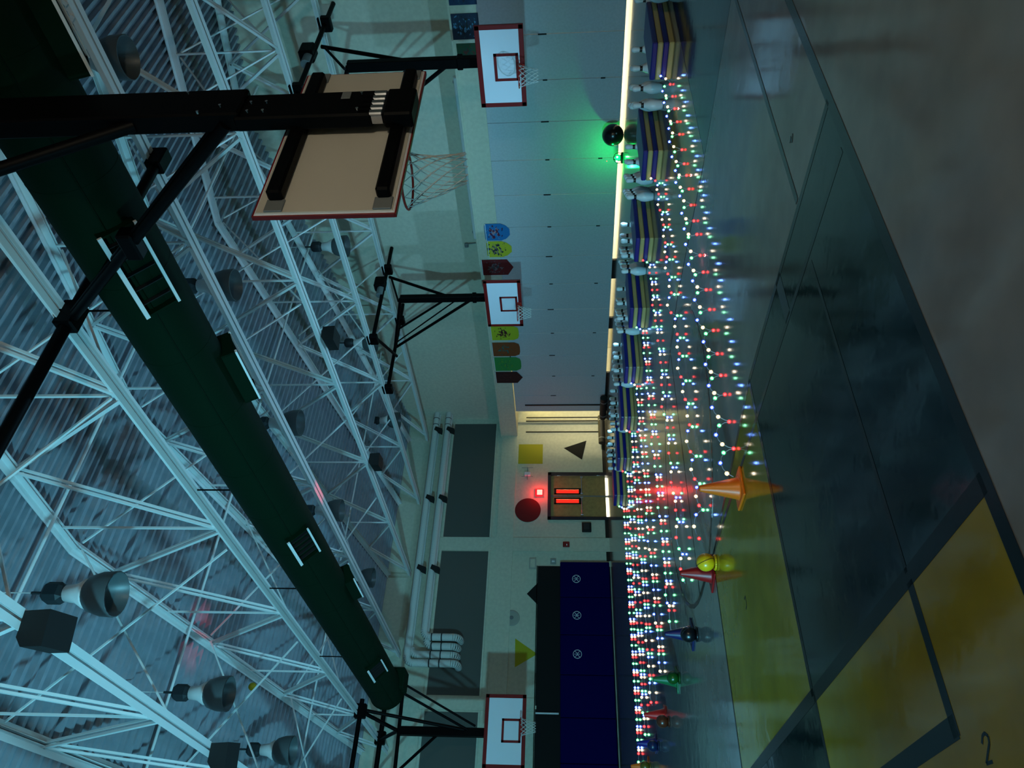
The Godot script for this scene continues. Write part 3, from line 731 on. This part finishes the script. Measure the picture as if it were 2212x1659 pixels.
func build_wall_pipes() -> void:
	var zp := DZ + 0.42
	var names := ["upper white insulated pipe along the door wall below the roof", "lower white insulated pipe along the door wall below the roof"]
	for i in 2:
		var y := 6.70 if i == 0 else 6.22
		var xe := 8.2 if i == 0 else 9.05
		var t := thing("insulated_pipe", names[i], "pipe", Vector3(0, 0, zp), 0.0, "insulated pipes on the door wall")
		var r := 0.12
		var b := mb().tube(Vector3(18.19, y, 0), Vector3(xe + 0.2, y, 0), r, r, 16)
		bend(b, Vector3(xe + 0.2, y - 0.2, 0), Vector3(0, 1, 0), Vector3(-1, 0, 0), 0.2, r)
		b.tube(Vector3(xe, y - 0.2, 0), Vector3(xe, 5.25, 0), r, r, 16)
		bend(b, Vector3(xe, 5.25, -0.2), Vector3(0, 0, 1), Vector3(0, -1, 0), 0.2, r)
		b.tube(Vector3(xe, 5.05, -0.2), Vector3(xe, 5.05, -0.39), r, r, 16)
		put("pipe_run", b, M.pipe, t)
		# return pipe beside it
		var c := mb()
		var xr := xe + (0.3 if i == 0 else -0.27)
		c.tube(Vector3(xr, y - 0.3, -0.1), Vector3(xr, 5.3, -0.1), r, r, 16)
		bend(c, Vector3(xr, 5.3, -0.3), Vector3(0, 0, 1), Vector3(0, -1, 0), 0.2, r)
		bend(c, Vector3(xr + 0.2, y - 0.3, -0.1), Vector3(-1, 0, 0), Vector3(0, 1, 0), 0.2, r)
		c.tube(Vector3(xr + 0.2, y - 0.1, -0.1), Vector3(18.19, y - 0.1, -0.12), 0.05, 0.05, 10)
		put("return_pipe", c, M.pipe, t)
		for yy in [5.95, 5.62]:
			put("strap", mb().tube(Vector3(xe, yy - 0.02, 0), Vector3(xe, yy + 0.02, 0), r + 0.008, r + 0.008, 16), M.seam, t)
			put("strap", mb().tube(Vector3(xr, yy - 0.02, -0.1), Vector3(xr, yy + 0.02, -0.1), r + 0.008, r + 0.008, 16), M.seam, t)
		for x in [17.3, 14.2, 11.4]:
			put("pipe_bracket", mb().prism(PackedVector2Array([Vector2(x - 0.15, y - 0.3), Vector2(x + 0.0, y + 0.02), Vector2(x + 0.16, y - 0.02), Vector2(x + 0.05, y - 0.3)]), -0.02, 0.14), M.black, t)
		for x in [17.6, 17.9]:
			put("strap", mb().tube(Vector3(x - 0.012, y, 0), Vector3(x + 0.012, y, 0), r + 0.006, r + 0.006, 16), M.seam, t)

# ------------------------------------------------------------------ things on the door wall
func wall_poly(pts: Array, th: float, at: Vector3) -> MB:
	return mb(Transform3D(Basis(), at)).prism(PackedVector2Array(pts), 0.0, th)

func build_wall_items() -> void:
	var olive := mat(srgb(0.66, 0.62, 0.08), 0.8)
	tag(put("painted_square", wall_poly([Vector2(16.05, 2.43), Vector2(16.96, 2.43), Vector2(16.96, 3.38), Vector2(16.05, 3.38)], 0.006, Vector3(0, 0, DZ + 0.001)), olive), "yellow square painted on wall right of the double doors", "painted shape", "painted shapes on door wall")
	tag(put("painted_triangle", wall_poly([Vector2(16.78, 1.61), Vector2(17.13, 0.72), Vector2(16.24, 0.91)], 0.006, Vector3(0, 0, DZ + 0.001)), M.black_paint), "black triangle painted low on wall by the doors", "painted shape", "painted shapes on door wall")
	var ci := []
	for k in 36: ci.append(Vector2(14.02 + 0.5 * cos(TAU * k / 36), 2.95 + 0.48 * sin(TAU * k / 36)))
	tag(put("painted_circle", wall_poly(ci, 0.006, Vector3(0, 0, DZ + 0.001)), mat(srgb(0.36, 0.02, 0.05), 0.8)), "dark red circle painted on wall above the double doors", "painted shape", "painted shapes on door wall")
	tag(put("painted_triangle", wall_poly([Vector2(9.2, 3.24), Vector2(8.7, 2.5), Vector2(8.26, 3.22)], 0.006, Vector3(0, 0, DZ + 0.001)), olive), "yellow triangle painted on wall above the black curtain", "painted shape", "painted shapes on door wall")
	tag(put("painted_diamond", wall_poly([Vector2(11.25, 2.45), Vector2(10.76, 2.9), Vector2(10.3, 2.45), Vector2(10.76, 2.0)], 0.006, Vector3(0, 0, DZ + 0.001)), M.black_paint), "black diamond painted on wall, its tip above the black curtain", "painted shape", "painted shapes on door wall")
	# black curtain behind the pads
	var cu := mb()
	var n := 90
	for j in n:
		var xa := 3.2 + (11.77 - 3.2) * j / n
		var xb := 3.2 + (11.77 - 3.2) * (j + 1) / n
		var za := 0.06 + 0.025 * sin(j * 0.9)
		var zb := 0.06 + 0.025 * sin((j + 1) * 0.9)
		cu.quad(Vector3(xa, 0.02, DZ + za), Vector3(xb, 0.02, DZ + zb), Vector3(xb, 2.54, DZ + zb), Vector3(xa, 2.54, DZ + za), Vector3(0, 0, 1))
		cu.quad(Vector3(xa, 0.02, DZ + 0.02), Vector3(xb, 0.02, DZ + 0.02), Vector3(xb, 2.54, DZ + 0.02), Vector3(xa, 2.54, DZ + 0.02), Vector3(0, 0, -1))
		cu.quad(Vector3(xa, 2.54, DZ + za), Vector3(xb, 2.54, DZ + zb), Vector3(xb, 2.54, DZ + 0.02), Vector3(xa, 2.54, DZ + 0.02), Vector3(0, 1, 0))
	var ct := thing("black_curtain", "black curtain along the wall above the navy pads", "curtain")
	put("cloth", cu, M.black_cloth, ct)
	put("curtain_rail", mb().tube(Vector3(3.2, 2.56, DZ + 0.06), Vector3(11.77, 2.56, DZ + 0.06), 0.014, 0.014, 8), M.black_steel, ct)
	tag(put("white_strip", mb().rbox(Vector3(6.83, 2.16, DZ + 0.13), Vector3(0.05, 0.72, 0.02), 0.006), M.pin), "narrow white vertical strip before the black curtain", "strip")
	# navy wall pads with a round white emblem
	var pos := ["rightmost, nearest the double doors", "second from the double doors", "third from the double doors", "fourth, behind the far backboard", "fifth, below the far backboard", "sixth, at the bottom edge"]
	for k in 6:
		var x := 11.22 - 1.29 * k
		var t := thing("wall_pad", "navy padded wall mat, " + pos[k], "wall pad", Vector3(x, 0, DZ + 0.12), 0.0, "navy wall pads")
		put("pad", mb().rbox(Vector3(0, 0.905, 0.06), Vector3(1.275, 1.70, 0.1), 0.025), M.navy, t)
		if k < 3:
			var e := mb().ring(Vector3(0, 1.2, 0.113), Vector3(0, 0, 1), 0.135, 0.010, 28)
			e.bar(Vector3(0, 1.12, 0.113), Vector3(0, 1.3, 0.113), 0.02, 0.012)
			for s in [-1.0, 1.0]:
				e.bar(Vector3(s * 0.02, 1.2, 0.113), Vector3(s * 0.085, 1.275, 0.113), 0.03, 0.012).bar(Vector3(s * 0.02, 1.2, 0.113), Vector3(s * 0.095, 1.125, 0.113), 0.035, 0.012)
			put("emblem", e, M.pin, t)
	# small fixtures
	var al := thing("fire_alarm", "small dark red fire alarm box right of the pads", "fire alarm", Vector3(12.6, 1.54, DZ + 0.04))
	put("case", mb().rbox(Vector3(0, 0, 0.03), Vector3(0.2, 0.24, 0.06), 0.012), mat(srgb(0.5, 0.02, 0.03), 0.5), al)
	put("lever", mb().rbox(Vector3(-0.03, -0.02, 0.065), Vector3(0.06, 0.03, 0.015), 0.004), M.pin, al)
	var th := thing("wall_box", "small black box on wall left of the double doors", "box", Vector3(13.29, 0.8, DZ))
	put("case", mb().rbox(Vector3(0, 0, 0.06), Vector3(0.36, 0.34, 0.12), 0.02), M.black, th)
	put("front_plate", mb().rbox(Vector3(0, 0.0, 0.125), Vector3(0.24, 0.2, 0.012), 0.004), M.ballast, th)
	var sp := thing("wall_speaker", "round pale wall speaker above the black curtain", "speaker", Vector3(9.9, 3.39, DZ))
	put("grille", mb(Transform3D(Basis(Vector3(1, 0, 0), PI / 2), Vector3.ZERO)).lathe([Vector2(0.0, 0.03), Vector2(0.2, 0.035), Vector2(0.27, 0.02), Vector2(0.28, 0.0)], 24), mat(srgb(0.62, 0.62, 0.58), 0.8), sp)
	put("cone", mb(Transform3D(Basis(Vector3(1, 0, 0), PI / 2), Vector3.ZERO)).lathe([Vector2(0.0, 0.045), Vector2(0.06, 0.044), Vector2(0.07, 0.03)], 16), M.lamp_grey, sp)
	var em := thing("emergency_light", "pale twin emergency light in a wire guard by the yellow square", "emergency light", Vector3(15.55, 3.0, DZ))
	put("case", mb().rbox(Vector3(0, 0, 0.06), Vector3(0.16, 0.24, 0.1), 0.015), M.pin, em)
	for s in [-1.0, 1.0]: put("guard_wire", mb().ring(Vector3(s * 0.17, 0, 0.115), Vector3(0, 1, 0), 0.1, 0.007, 14).tube(Vector3(s * 0.2, -0.22, 0.2), Vector3(s * 0.2, 0.22, 0.2), 0.008), M.lamp_grey, em)
	var bx := thing("junction_box", "pale rectangular box on wall above the curtain corner", "box", Vector3(11.87, 2.72, DZ))
	put("case", mb().rbox(Vector3(0, 0, 0.03), Vector3(0.4, 0.24, 0.06), 0.01), mat(srgb(0.66, 0.66, 0.62), 0.7), bx)
	put("cover", mb().rbox(Vector3(0, 0, 0.063), Vector3(0.3, 0.16, 0.01), 0.003), M.wall, bx)
	var b2 := thing("switch_plate", "small square switch plate on wall above first navy pad", "switch", Vector3(11.95, 2.0, DZ))
	put("plate", mb().rbox(Vector3(0, 0, 0.045), Vector3(0.22, 0.2, 0.02), 0.006), mat(srgb(0.55, 0.58, 0.56), 0.6), b2)
	put("rocker", mb().rbox(Vector3(0, 0, 0.058), Vector3(0.06, 0.1, 0.012), 0.004), M.pin, b2)
	# conduit on the wall above the header
	var co := thing("wall_conduit", "long pale conduit running along the header above the partition", "conduit", Vector3(0, 0, 0))
	put("pipe_run", mb().tube(Vector3(18.1, 4.24, -9.95), Vector3(18.1, 4.24, -15.2), 0.06, 0.06, 12), M.white_steel, co)
	for z in [-10.1, -12.6, -15.0]: put("clip", mb().rbox(Vector3(18.15, 4.24, z), Vector3(0.1, 0.16, 0.05), 0.01), M.lamp_grey, co)
	put("cable", mb().tube(Vector3(17.9, 4.12, -11.2), Vector3(17.9, 4.12, -14.9), 0.012, 0.012, 6), M.black, co)
	var jb := thing("wall_sensor", "small dark sensor box at the end of the header conduit", "sensor", Vector3(18.14, 4.55, -15.5))
	put("case", mb().rbox(Vector3(-0.02, 0, 0), Vector3(0.1, 0.12, 0.14), 0.02), M.lamp_grey, jb)
	put("arm", mb().tube(Vector3(-0.02, -0.05, 0.05), Vector3(-0.02, -0.3, 0.08), 0.015), M.lamp_grey, jb)

# ------------------------------------------------------------------ banners over the partition
func print_tex(sd: int, bg: Color, inks: Array) -> ImageTexture:
	# flat print: soft irregular blots of ink
	var f := FastNoiseLite.new(); f.seed = sd; f.frequency = 0.035; f.fractal_octaves = 2
	var im := Image.create(96, 128, false, Image.FORMAT_RGB8)
	for y in 128:
		for x in 96:
			var c := bg
			var q := Vector2((x - 48) / 40.0, (y - 56) / 44.0)
			var v := f.get_noise_2d(x, y) + 0.35 - q.length() * 0.5
			if v > 0.12: c = inks[0]
			if v > 0.25: c = inks[1]
			if f.get_noise_2d(x + 300, y * 1.7) + 0.25 - q.length() * 0.5 > 0.2: c = inks[2]
			im.set_pixel(x, y, c)
	return ImageTexture.create_from_image(im)

func build_banners() -> void:
	# z centre, width, top, bottom of sides, tip, colour, shape
	var list := [
		["blue rounded paper banner with dark red print, first along the header", -14.35, 0.62, 3.80, 3.3, 3.10, srgb(0.08, 0.42, 0.66), [srgb(0.1, 0.2, 0.35), srgb(0.35, 0.05, 0.2), srgb(0.6, 0.5, 0.55)], "round"],
		["yellow rounded paper banner with dark print between blue and red ones", -15.0, 0.60, 3.78, 3.3, 3.08, srgb(0.72, 0.70, 0.14), [srgb(0.1, 0.22, 0.2), srgb(0.12, 0.12, 0.18), srgb(0.5, 0.45, 0.4)], "round"],
		["dark red pointed banner with grey print beside the middle backboard", -15.72, 0.62, 4.03, 3.25, 3.07, srgb(0.38, 0.02, 0.05), [srgb(0.3, 0.32, 0.32), srgb(0.45, 0.35, 0.38), srgb(0.2, 0.22, 0.25)], "point"],
		["blue pointed banner mostly hidden behind the middle backboard", -18.0, 0.62, 4.03, 3.25, 3.07, srgb(0.05, 0.06, 0.3), [srgb(0.2, 0.2, 0.4), srgb(0.4, 0.4, 0.5), srgb(0.05, 0.05, 0.2)], "point"],
		["yellow banner with dark red lettering below the middle backboard", -18.68, 0.68, 4.0, 3.2, 3.07, srgb(0.70, 0.72, 0.12), [srgb(0.65, 0.66, 0.15), srgb(0.3, 0.05, 0.08), srgb(0.25, 0.05, 0.06)], "round"],
		["brown-orange banner with a teal patch between yellow and green ones", -19.5, 0.70, 4.02, 3.2, 3.07, srgb(0.48, 0.24, 0.08), [srgb(0.42, 0.22, 0.1), srgb(0.1, 0.36, 0.34), srgb(0.5, 0.26, 0.1)], "round"],
		["bright green banner between the brown and the maroon ones", -20.28, 0.72, 4.01, 3.2, 3.07, srgb(0.12, 0.52, 0.24), [srgb(0.18, 0.5, 0.2), srgb(0.3, 0.55, 0.18), srgb(0.1, 0.45, 0.25)], "round"],
		["dark maroon pointed banner, last before the corner", -21.02, 0.62, 4.02, 3.25, 3.05, srgb(0.16, 0.02, 0.03), [srgb(0.18, 0.05, 0.05), srgb(0.22, 0.08, 0.08), srgb(0.12, 0.02, 0.02)], "point"]]
	for i in list.size():
		var b: Array = list[i]
		var hw: float = b[2] * 0.5
		var t := thing("pennant_banner", b[0], "banner", Vector3(PX - 0.02, 0, b[1]), -PI / 2, "paper banners over the partition")
		var pts := []
		if b[8] == "point": pts = [Vector2(-hw, b[3]), Vector2(hw, b[3]), Vector2(hw, b[4]), Vector2(0, b[5]), Vector2(-hw, b[4])]
		else: pts = [Vector2(-hw, b[3]), Vector2(hw, b[3]), Vector2(hw, b[4] + 0.05), Vector2(hw * 0.75, b[4] - 0.1), Vector2(hw * 0.35, b[5]), Vector2(-hw * 0.35, b[5]), Vector2(-hw * 0.75, b[4] - 0.1), Vector2(-hw, b[4] + 0.05)]
		put("sheet", mb().prism(PackedVector2Array(pts), -0.004, 0.004), mat(b[6], 0.75), t)
		put("top_rod", mb().tube(Vector3(-hw, b[3], 0), Vector3(hw, b[3], 0), 0.012, 0.012, 8), M.pin, t)
		var pm := mat(Color.WHITE, 0.75); pm.albedo_texture = print_tex(20 + i, b[6], b[7])
		var q := QuadMesh.new(); q.size = Vector2(hw * 1.7, 0.6)
		var o := put("print", q, pm, t); o.position = Vector3(0, (b[3] + b[4]) * 0.5 - 0.02, 0.0052)
	var ps := [["dark blue square poster with pale figure at the top edge", -8.3, 0.6, 4.07, 3.42, srgb(0.05, 0.14, 0.24), [srgb(0.1, 0.25, 0.3), srgb(0.28, 0.48, 0.62), srgb(0.05, 0.08, 0.1)]],
		["blue poster with dark round print cut by the top edge", -7.5, 0.62, 4.06, 3.42, srgb(0.04, 0.18, 0.32), [srgb(0.1, 0.3, 0.4), srgb(0.03, 0.03, 0.08), srgb(0.1, 0.1, 0.2)]],
		["dark green poster partly behind the top edge backboard", -8.95, 0.5, 4.0, 3.4, srgb(0.05, 0.22, 0.1), [srgb(0.08, 0.26, 0.1), srgb(0.3, 0.1, 0.06), srgb(0.05, 0.2, 0.2)]]]
	for i in ps.size():
		var b: Array = ps[i]
		var t := thing("wall_poster", b[0], "poster", Vector3(PX - 0.015, (b[3] + b[4]) * 0.5, b[1]), -PI / 2, "posters over the partition")
		put("board", mb().box(Vector3.ZERO, Vector3(b[2], b[3] - b[4], 0.008)), mat(b[5], 0.7), t)
		var pm := mat(Color.WHITE, 0.7); pm.albedo_texture = print_tex(40 + i, b[5], b[6])
		var q := QuadMesh.new(); q.size = Vector2(b[2] - 0.04, b[3] - b[4] - 0.04)
		var o := put("print", q, pm, t); o.position = Vector3(0, 0, 0.0055)

# ------------------------------------------------------------------ folded mats and bowling pins
func build_mats_and_pins() -> void:
	var nth := ["first, at the top edge", "second from the top edge", "third from the top edge", "fourth from the top edge", "fifth from the top edge", "sixth from the top edge", "seventh from the top edge", "last, by the doors"]
	var mp: Node3D = null
	for k in 8:
		var z := ROW0 + ROWD * k
		var t: Node3D
		if mp == null:
			mp = Node3D.new(); mp.name = numbered("folded_mat"); add_child(mp)
			for j in 4:
				put("mat_panel", mb().rbox(Vector3(0, 0.0375 + 0.075 * j + 0.001, 0), Vector3(1.2, 0.072, 0.53), 0.014), M.mat_tan if j % 2 == 0 else M.mat_blue, mp)
			t = mp
		else:
			t = mp.duplicate(); t.name = numbered("folded_mat"); add_child(t)
		tag(t, "blue and tan folded gym mat dividing bowling lanes, " + nth[k], "gym mat", "folded mats between the lanes")
		t.position = Vector3(10.5, 0, z + 0.265)
		t.rotation.y = [0.0, 0.015, -0.01, 0.01, 0.0, -0.015, 0.02, 0.0][k]
	# pins: one rack of ten behind each lane
	var pp: Node3D = null
	for k in 8:
		var zc := ROW0 - 0.72 + ROWD * (k - 0)
		if k == 7: zc = ROW0 + 0.95
		var lane: String = ["between first and second mats", "between second and third mats", "between third and fourth mats", "between fourth and fifth mats", "between fifth and sixth mats", "between sixth and seventh mats", "between the last two mats", "beside the first mat"][k]
		for r in 4:
			for c in r + 1:
				var t: Node3D
				if pp == null:
					pp = Node3D.new(); pp.name = numbered("bowling_pin"); add_child(pp)
					put("body", mb().lathe([Vector2(0.0, 0.0), Vector2(0.058, 0.0), Vector2(0.066, 0.02), Vector2(0.08, 0.09), Vector2(0.086, 0.14), Vector2(0.078, 0.2), Vector2(0.055, 0.25), Vector2(0.037, 0.295), Vector2(0.034, 0.32), Vector2(0.042, 0.37), Vector2(0.046, 0.405), Vector2(0.038, 0.435), Vector2(0.02, 0.45), Vector2(0.0, 0.452)], 14), M.pin, pp)
					put("neck_band", mb().lathe([Vector2(0.0415, 0.288), Vector2(0.0365, 0.30), Vector2(0.0358, 0.315), Vector2(0.037, 0.328)], 14), M.pin_band, pp)
					t = pp
				else:
					t = pp.duplicate(); t.name = numbered("bowling_pin"); add_child(t)
				var spot: String = [["front pin"], ["second row left", "second row right"], ["third row left", "third row middle", "third row right"], ["back row far left", "back row inner left", "back row inner right", "back row far right"]][r][c]
				tag(t, "white bowling pin, %s, of the rack %s" % [spot, lane], "bowling pin", "bowling pins")
				t.position = Vector3(10.47 + 0.26 * r + rng.randf_range(-0.02, 0.02), 0.0015, zc + (c - r * 0.5) * 0.30 + rng.randf_range(-0.02, 0.02))
				t.rotation.y = rng.randf() * TAU

# ------------------------------------------------------------------ string lights on the lanes
func build_strings() -> void:
	var cols := [srgb(1.0, 0.12, 0.14), srgb(0.25, 1.0, 0.55), srgb(0.12, 0.22, 1.0), srgb(1.0, 0.86, 0.62)]
	var cores := [srgb(1.0, 0.32, 0.32), srgb(0.72, 1.0, 0.9), srgb(0.5, 0.72, 1.0), srgb(1.0, 0.98, 0.95)]
	var strength := [5.0, 9.0, 22.0, 9.0]
	var shells := []
	var cms := []
	for i in 4:
		var m := glow(cols[i], 1.1, cols[i])
		m.transparency = BaseMaterial3D.TRANSPARENCY_ALPHA; m.albedo_color.a = 0.35; m.roughness = 0.2
		shells.append(m); cms.append(glow(cores[i], strength[i]))
	var sm := {}
	var amp := [0.135, 0.105, 0.06, 0.045, 0.045, 0.04, 0.04, 0.035]
	var per := [0.30, 0.36, 0.42, 0.40, 0.42, 0.44, 0.42, 0.42]
	var nth := ["nearest the camera", "second from the camera", "third from the camera", "fourth from the camera", "fifth from the camera", "sixth from the camera", "seventh from the camera", "farthest, by the navy pads"]
	for k in 8:
		var z := ROW0 + ROWD * k
		var t := thing("string_light", "string of coloured lights along a lane, " + nth[k], "string light", Vector3(0, 0, z), 0.0, "string lights along the lanes")
		var rad: float = [0.02, 0.021, 0.0225, 0.024, 0.026, 0.028, 0.03, 0.032][k]
		var x := 9.82
		var pts := [Vector3(9.84, 0.2, 0.12), Vector3(9.83, 0.11, 0.08), Vector3(9.82, 0.03, 0.02)]
		var bulbs := [Vector3(9.835, 0.16, 0.1), Vector3(9.83, 0.09, 0.06)]
		while x > (3.7 if k == 0 else 4.05):
			var p: float = per[k] * rng.randf_range(0.82, 1.15)
			var a: float = amp[k] * (rng.randf_range(0.9, 1.1) if k == 0 else rng.randf_range(0.35, 1.25))
			var zz := rng.randf_range(-0.02, 0.02)
			for j in 8:
				var th := PI * j / 8.0
				var q := Vector3(x - p * (0.5 - 0.5 * cos(th)), 0.012 + a * sin(th), zz)
				pts.append(q)
				if j % 2 == 0: bulbs.append(q + Vector3(0, 0.004, 0))
			x -= p
		put("wire", mb().path(pts, 0.004, 5), M.wire, t)
		if not sm.has(k):
			sm[k] = [mb().ball(Vector3.ZERO, rad * 0.62, 8).mesh(), mb().ball(Vector3.ZERO, rad, 10).mesh()]
		for j in bulbs.size():
			var ci := (j + k + 2) % 4
			var b := put("bulb", sm[k][1], shells[ci], t)
			b.position = bulbs[j]; b.position.y = maxf(b.position.y, rad + 0.003)
			put("led_core", sm[k][0], cms[ci], b)
		for j in [10, 30, 50]:
			if j < bulbs.size(): omni(bulbs[j] + Vector3(0, 0.01, 0), cols[(j + k + 2) % 4].lerp(Color.WHITE, 0.5), 0.03, 0.012, t)

# ------------------------------------------------------------------ cones and balls at the start line
func build_cones_and_balls() -> void:
	var ccol := [srgb(0.95, 0.42, 0.05), srgb(0.55, 0.03, 0.04), srgb(0.03, 0.06, 0.28), srgb(0.02, 0.36, 0.20), srgb(0.72, 0.08, 0.08), srgb(0.03, 0.05, 0.42), srgb(0.9, 0.4, 0.06)]
	var cn := ["orange", "dark red", "dark blue", "green", "bright red", "blue", "orange"]
	var where := ["nearest the camera with a light string over it", "beside the yellow ball", "beside the black ball", "beside the green ball", "beside the brown ball", "beside the blue ball", "beside the olive ball, at the bottom edge"]
	for i in 7:
		var z := ROW0 - 0.09 + ROWD * i
		var t := thing("marker_cone", "%s marker cone %s" % [cn[i], where[i]], "cone", Vector3(3.44, 0, z), 0.3 * i, "cones at the lane starts")
		var m := mat(ccol[i], 0.4)
		var h := 0.35 if i == 0 else 0.33
		put("shaft", mb().lathe([Vector2(0.105, 0.02), Vector2(0.095, 0.03), Vector2(0.028, h - 0.01), Vector2(0.022, h), Vector2(0.0, h)], 20), m, t)
		put("base", mb().rbox(Vector3(0, 0.011, 0), Vector3(0.28, 0.02, 0.28), 0.006), m, t)
	var bp := [Vector3(3.44, 0.104, -7.10), Vector3(3.30, 0.104, -8.66), Vector3(3.38, 0.094, -10.42), Vector3(3.24, 0.104, -11.95), Vector3(3.3, 0.104, -13.6), Vector3(3.35, 0.104, -15.25)]
	var bc := [srgb(0.85, 0.66, 0.05), srgb(0.02, 0.02, 0.04), srgb(0.02, 0.25, 0.05), srgb(0.3, 0.12, 0.05), srgb(0.02, 0.1, 0.25), srgb(0.36, 0.30, 0.05)]
	var bn := ["yellow ball on a ring before the dark red cone", "black ball before the dark blue cone", "green ball before the green cone", "brown ball before the bright red cone", "dark blue ball before the blue cone", "olive ball before the last orange cone"]
	for i in 6:
		var r: float = bp[i].y - 0.014
		var t := thing("play_ball", bn[i], "ball", Vector3(bp[i].x, 0, bp[i].z), 0.7 * i, "balls at the lane starts")
		put("shell", mb().ball(Vector3(0, bp[i].y, 0), r, 24), mat(bc[i], 0.32), t)
		put("seam_line", mb().ring(Vector3(0, bp[i].y, 0), Vector3(1, 0.4, 0.2).normalized(), r + 0.0005, 0.0025, 26), M.black, t)
		var rg := thing("ball_ring", "flat ring holding the " + bn[i].split(" before")[0].split(" on a")[0], "ring", Vector3(bp[i].x, 0, bp[i].z), 0.0, "rings under the balls")
		put("hoop", mb().ring(Vector3(0, 0.014, 0), Vector3.UP, 0.07, 0.012, 22), mat(bc[i], 0.4), rg)

# ------------------------------------------------------------------ party light and big ball by the partition
func build_party_corner() -> void:
	var b := thing("exercise_ball", "large black exercise ball at the foot of the partition", "ball", Vector3(16.9, 0, -10.98))
	put("shell", mb().ball(Vector3(0, 0.27, 0), 0.27, 28), mat(srgb(0.015, 0.015, 0.02), 0.25), b)
	put("valve", mb().tube(Vector3(-0.2, 0.2, 0.17), Vector3(-0.21, 0.2, 0.178), 0.02, 0.018, 10), M.lamp_grey, b)
	var t := thing("party_light", "glowing green party light by the black ball at the partition", "party light", Vector3(16.85, 0, -11.62))
	put("base", mb().lathe([Vector2(0.0, 0.0), Vector2(0.14, 0.0), Vector2(0.14, 0.03), Vector2(0.06, 0.05), Vector2(0.05, 0.08)], 20), M.black_steel, t)
	put("dome", mb().ball(Vector3(0, 0.12, 0), 0.085, 18), glow(srgb(0.05, 1.0, 0.45), 2.5), t)
	for k in 3:
		var a := TAU * k / 3.0 + 0.4
		put("guard_arm", mb().ring(Vector3(0, 0.1, 0), Vector3(cos(a), 0, sin(a)), 0.13, 0.007, 20), M.black_steel, t)
	put("hot_lens", mb().ball(Vector3(-0.06, 0.14, -0.05), 0.03, 12), glow(srgb(0.75, 1.0, 1.0), 8.0), t)
	put("hot_lens", mb().ball(Vector3(-0.06, 0.14, 0.07), 0.022, 12), glow(srgb(0.9, 1.0, 0.95), 8.0), t)
	omni(Vector3(-0.3, 0.26, -0.05), srgb(0.05, 1.0, 0.4), 0.8, 0.04, t)
	var rb := SpotLight3D.new(); rb.name = "beam_light"
	rb.light_color = srgb(1.0, 0.1, 0.25); rb.light_energy = 130.0; rb.light_size = 0.01; rb.spot_range = 40.0; rb.spot_attenuation = 2.0; rb.spot_angle = 2.2; rb.spot_angle_attenuation = 0.8; rb.shadow_enabled = true
	t.add_child(rb); rb.look_at_from_position(Vector3(16.72, 0.42, -11.62), Vector3(8.55, 7.0, -14.35))
	put("beam_lens", mb().tube(Vector3(-0.13, 0.40, 0), Vector3(-0.115, 0.41, 0), 0.01, 0.01, 10), glow(srgb(1.0, 0.2, 0.3), 2.0), t)
	# dark kit stowed in the corner by the gap
	var lab := ["black rolled mat lying at the partition end, nearest the lit gap", "black rolled mat lying against the door wall corner"]
	for i in 2:
		var r := thing("rolled_mat", lab[i], "rolled mat", [Vector3(17.12, 0, -22.6), Vector3(17.45, 0, -24.45)][i], [0.0, PI / 2 - 0.1][i], "black rolled mats in the corner")
		put("roll", mb().tube(Vector3(0, 0.13, -0.6), Vector3(0, 0.13, 0.6), 0.128, 0.128, 18), M.rubber, r)
		for s in [-0.4, 0.4]: put("strap", mb().tube(Vector3(0, 0.13, s - 0.02), Vector3(0, 0.13, s + 0.02), 0.131, 0.131, 18), M.lamp_grey, r)
